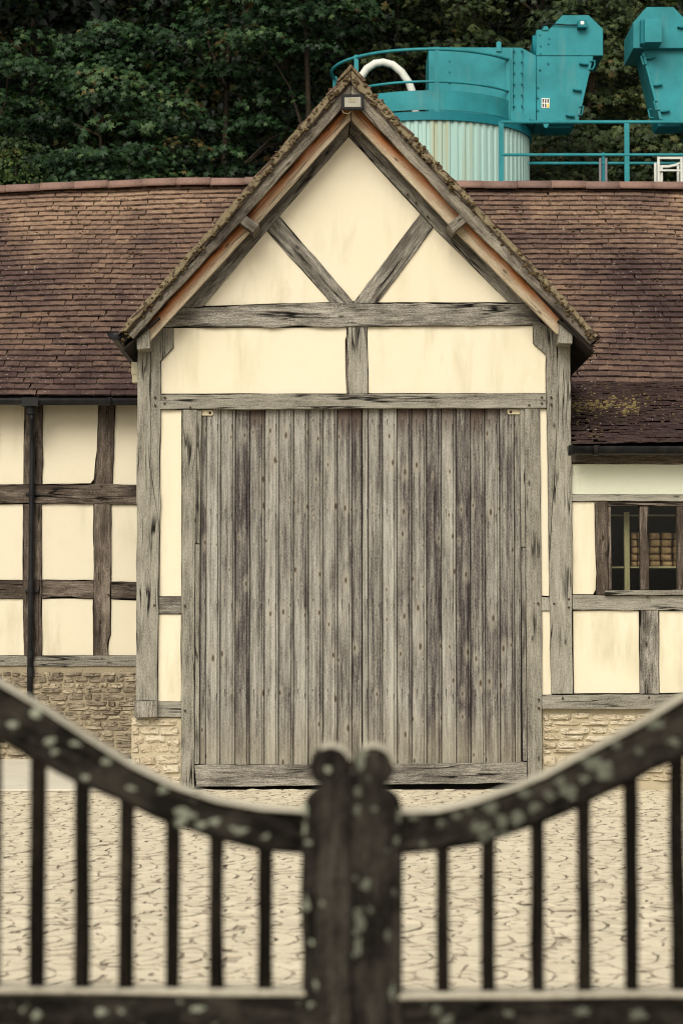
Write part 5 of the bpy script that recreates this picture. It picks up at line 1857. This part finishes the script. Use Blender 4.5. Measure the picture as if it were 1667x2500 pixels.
# ------------------------------------------------------------------ the yard gate in the foreground
def gate_leaf(s, label):
    """s = -1 left leaf, 1 right leaf"""
    g = thing('yard_gate', unp(735 if s < 0 else 985, 2400, YG)[:1] + (YG, 0.05), label, 'gate', 'pair of yard gates')
    mt = M['gate'] if s < 0 else M['gate_lichen']
    zb_ = 0.06
    # meeting stile with a round head
    if s < 0:
        cxk, ed, sh, mid_ = 808, 736, 750, 859.0
        pts = [(mid_, 1905)]
        pts += [(cxk + 52 * math.cos(R(a)), 1872 - 52 * math.sin(R(a))) for a in np.linspace(-12, 228, 24)]
        pts += [(784, 1914), (778, 1924), (760, 1936), (751, 1946), (743, 1960), (738, 1985), (737, 2050)]
    else:
        cxk, ed, sh, mid_ = 912, 984, 977, 862.2
        pts = [(mid_, 1905)]
        pts += [(cxk + 51 * math.cos(R(a)), 1872 - 51 * math.sin(R(a))) for a in np.linspace(192, -48, 24)]
        pts += [(937, 1914), (943, 1924), (961, 1936), (972, 1946), (979, 1960), (983, 1985), (984, 2050)]
    w = [unp(x, y, YG) for x, y in pts]
    e = unp(ed, 2300, YG)[0]
    m_ = unp(mid_, 2300, YG)[0]
    w += [(e, zb_), (m_, zb_)]
    st = T('stile', g, w, YG - 0.005, M['gate_stile'], 0.075, jit=0.0015, bev=0.008, axis=((m_, 1.3), (m_, 0.1)), worldpts=True, step=0.03)
    if s < 0:
        xm = unp(860.6, 2300, YG)[0]
        MB().box(xm - 0.02, xm + 0.02, YG + 0.02, YG + 0.06, zb_ + 0.01, unp(860, 1895, YG)[1]).build('rebate_strip', M['black'], g)
    # curved top rail
    if s < 0:
        up_ = [(752, 1981), (638, 1974), (531, 1955), (425, 1920), (319, 1868), (213, 1802), (106, 1730), (0, 1668), (-140, 1596), (-300, 1530), (-480, 1478), (-620, 1455)]
        lo_ = [(-620, 1600), (-480, 1625), (-300, 1680), (-140, 1748), (0, 1810), (75, 1854), (184, 1913), (293, 1958), (408, 2013), (517, 2050), (632, 2080), (752, 2089)]
    else:
        up_ = [(968, 1982), (1066, 1980), (1161, 1957), (1261, 1922), (1332, 1892), (1407, 1851), (1482, 1811), (1558, 1771), (1667, 1703), (1800, 1625), (1960, 1552), (2120, 1500), (2290, 1470)]
        lo_ = [(2290, 1615), (2120, 1650), (1960, 1705), (1800, 1780), (1667, 1852), (1527, 1921), (1412, 1976), (1297, 2022), (1181, 2062), (1071, 2080), (968, 2090)]
    rail = np.array([unp(x, y, YG) for x, y in up_ + lo_])
    p = densify(ccw(rail), 0.03, 0.0022)
    v, f, uvs = [], [], []
    # grain follows the curve closely enough with two straight axes
    a_, b_ = unp(*up_[0], YG), unp(*up_[7], YG)
    d = np.array(b_) - np.array(a_)
    d /= np.linalg.norm(d)
    v, f, uvs = prism_raw(p, YG + 0.004, 0.066, 0.013, (a_, tuple(d)), rng.uniform(0, 40), rng.uniform(0, 40))
    mk('top_rail', v, f, mt, g, uvs)
    strip('bleached_lit_top', g, [(x, y - 3) for x, y in up_], [(x, y + 5) for x, y in up_], YG - 0.003, 0.08, M['gate_top'])  # pale strip: weathered wood with the sky highlight put into its colour
    aa = np.linspace(20, 120, 14) if s < 0 else np.linspace(5, 120, 14)
    strip('highlight_head', g, [(cxk + 55 * math.cos(R(a)), 1872 - 55 * math.sin(R(a))) for a in aa[::-1]], [(cxk + 46 * math.cos(R(a)), 1872 - 46 * math.sin(R(a))) for a in aa[::-1]], YG - 0.009, 0.082, M['gate_top'])  # pale arc paints the sky highlight onto the round head
    # middle rail
    y0m = (2424 if s < 0 else 2432)
    xa, za = unp(752 if s < 0 else 968, y0m, YG)
    xb = unp(-620 if s < 0 else 2290, y0m, YG)[0]
    T('middle_rail', g, [(xa, za), (xb, za + 0.012), (xb, za - 0.10), (xa, za - 0.112)], YG + 0.004, mt, 0.066, jit=0.002, bev=0.012, worldpts=True)
    T('bleached_lit_top', g, [(xa, za + 0.004), (xb, za + 0.016), (xb, za + 0.004), (xa, za - 0.008)], YG - 0.004, M['gate_top'], 0.08, jit=0.001, bev=0.004, worldpts=True)  # pale strip again: weathered wood plus painted highlight on the middle rail
    T('bottom_rail', g, [(xa, 0.24), (xb, 0.24), (xb, 0.12), (xa, 0.12)], YG + 0.004, mt, 0.066, jit=0.002, bev=0.012, worldpts=True)
    hx = unp(-620 if s < 0 else 2290, 2000, YG)[0]
    T('stile', g, [(hx, 0.06), (hx + s * 0.11, 0.06), (hx + s * 0.11, 1.72), (hx, 1.72)], YG - 0.002, mt, 0.075, jit=0.0015, bev=0.008, worldpts=True)
    # bars
    xsb = [92, 200, 307, 418, 531, 644] if s < 0 else [1082, 1196, 1312, 1427, 1541.5, 1659]
    step_ = 111.0
    more = [92 - step_ * k for k in range(1, 7)] if s < 0 else [1659 + 114 * k for k in range(1, 6)]
    U = np.array(sorted(up_ if s > 0 else up_[::-1]))
    L_ = np.array(sorted(lo_))
    for px in xsb + more:
        top_y = 0.35 * np.interp(px, U[:, 0], U[:, 1]) + 0.65 * np.interp(px, L_[:, 0], L_[:, 1])
        X, Zt = unp(px, top_y, YG)
        hw = (18.0 if s < 0 else 16.0) / FPX * YG
        tl = rng.normal(0, 0.002)
        T('bar', g, [(X - hw + tl, Zt), (X + hw + tl, Zt), (X + hw, 0.18), (X - hw, 0.18)], YG + 0.018, M['gate_bar'], 0.034, jit=0.0012, bev=0.004, worldpts=True)
    lichen(g, s)
    return g


LICHEN = {
    (-1, 'rail'): [(0 + x / 2.01, 1620 + y / 2.01, a / 2.01, b / 2.01) for x, y, a, b in [(180, 245, 38, 22), (245, 380, 36, 18), (275, 435, 22, 16), (370, 392, 36, 14), (525, 480, 28, 18), (800, 615, 24, 20), (900, 728, 55, 28), (880, 775, 42, 20), (990, 790, 24, 18), (1055, 775, 32, 20), (1180, 820, 40, 22), (965, 632, 22, 12), (60, 300, 26, 16), (640, 610, 24, 12), (1300, 850, 20, 14), (420, 560, 24, 14)]],
    (1, 'rail'): [(880 + x / 1.992, 1620 + y / 1.992, a / 1.992, b / 1.992) for x, y, a, b in [(255, 742, 28, 16), (388, 775, 18, 18), (470, 742, 24, 16), (520, 705, 22, 16), (580, 800, 45, 30), (630, 700, 45, 28), (600, 855, 35, 14), (690, 760, 28, 28), (770, 745, 36, 36), (790, 630, 38, 24), (845, 700, 30, 22), (912, 632, 35, 22), (970, 575, 30, 24), (1010, 625, 50, 30), (1130, 485, 70, 44), (1185, 545, 44, 30), (1240, 392, 28, 24), (1350, 430, 22, 13), (1420, 285, 48, 34), (1520, 378, 28, 20), (640, 830, 20, 12), (300, 880, 18, 12), (700, 830, 28, 14), (1090, 560, 30, 18)]],
    (-1, 'stile'): [(700 + x / 3.267, 1780 + y / 3.267, a / 3.267, b / 3.267) for x, y, a, b in [(150, 640, 20, 55), (145, 800, 16, 60), (170, 905, 30, 20), (160, 1400, 24, 70), (285, 1395, 22, 24), (230, 2040, 20, 40), (190, 2200, 26, 26), (200, 1700, 18, 26), (330, 330, 30, 26)]],
    (1, 'stile'): [(700 + x / 3.267, 1780 + y / 3.267, a / 3.267, b / 3.267) for x, y, a, b in [(590, 265, 32, 90), (565, 500, 26, 60), (560, 660, 24, 45), (895, 690, 18, 55), (630, 1240, 34, 60), (585, 1540, 48, 95), (567, 1740, 36, 72), (665, 1445, 22, 32), (855, 1300, 18, 28), (805, 1650, 18, 48), (548, 1185, 16, 32), (700, 640, 22, 26), (840, 2120, 20, 75), (875, 900, 22, 40)]],
    (1, 'mid'): [(1064, 2467, 16, 11), (1090, 2492, 20, 12), (1240, 2475, 14, 9), (1420, 2470, 18, 10), (1560, 2480, 22, 12)],
    (-1, 'mid'): [(250, 2470, 16, 9), (480, 2462, 18, 9), (90, 2478, 14, 8)],
}


def lichen(g, s):
    V, F = [], []
    for place, Y in (('rail', YG + 0.003), ('stile', YG - 0.006), ('mid', YG + 0.003)):
        for (px, py, a, b) in LICHEN[(s, place)]:
            for k in range(5):
                if k == 0:
                    ox, oy, sc_ = 0.0, 0.0, 0.80
                else:
                    an = rng.uniform(0, 6.28)
                    rr = rng.uniform(0.55, 1.15)
                    ox, oy, sc_ = math.cos(an) * rr * a, math.sin(an) * rr * b, rng.uniform(0.15, 0.42)
                m = 11
                rad = 1 + smooth1d(m, 0.16, 2) + rng.normal(0, 0.07, m)
                n0 = len(V)
                cx_, cz_ = unp(px + ox, py + oy, Y)
                V.append((cx_, Y - 0.003 - 0.001 * rng.random(), cz_))
                for q in range(m):
                    t = 2 * math.pi * q / m
                    X, Z = unp(px + ox + math.cos(t) * a * sc_ * rad[q], py + oy + math.sin(t) * b * sc_ * rad[q], Y)
                    V.append((X, Y - 0.0015, Z))
                for q in range(m):
                    X, _, Z = V[n0 + 1 + q]
                    V.append((X, Y + 0.004, Z))
                for q in range(m):
                    r = (q + 1) % m
                    F.append((n0, n0 + 1 + r, n0 + 1 + q))
                    F.append((n0 + 1 + q, n0 + 1 + r, n0 + 1 + m + r, n0 + 1 + m + q))
    F = [tuple(reversed(f)) for f in F]
    mk('lichen', V, F, M['lichen'], g, kind='stuff')


gate_leaf(-1, 'left leaf of the dark wooden gate, with fewer lichen spots')
gate_leaf(1, 'right leaf of the dark wooden gate, with many pale lichen spots')
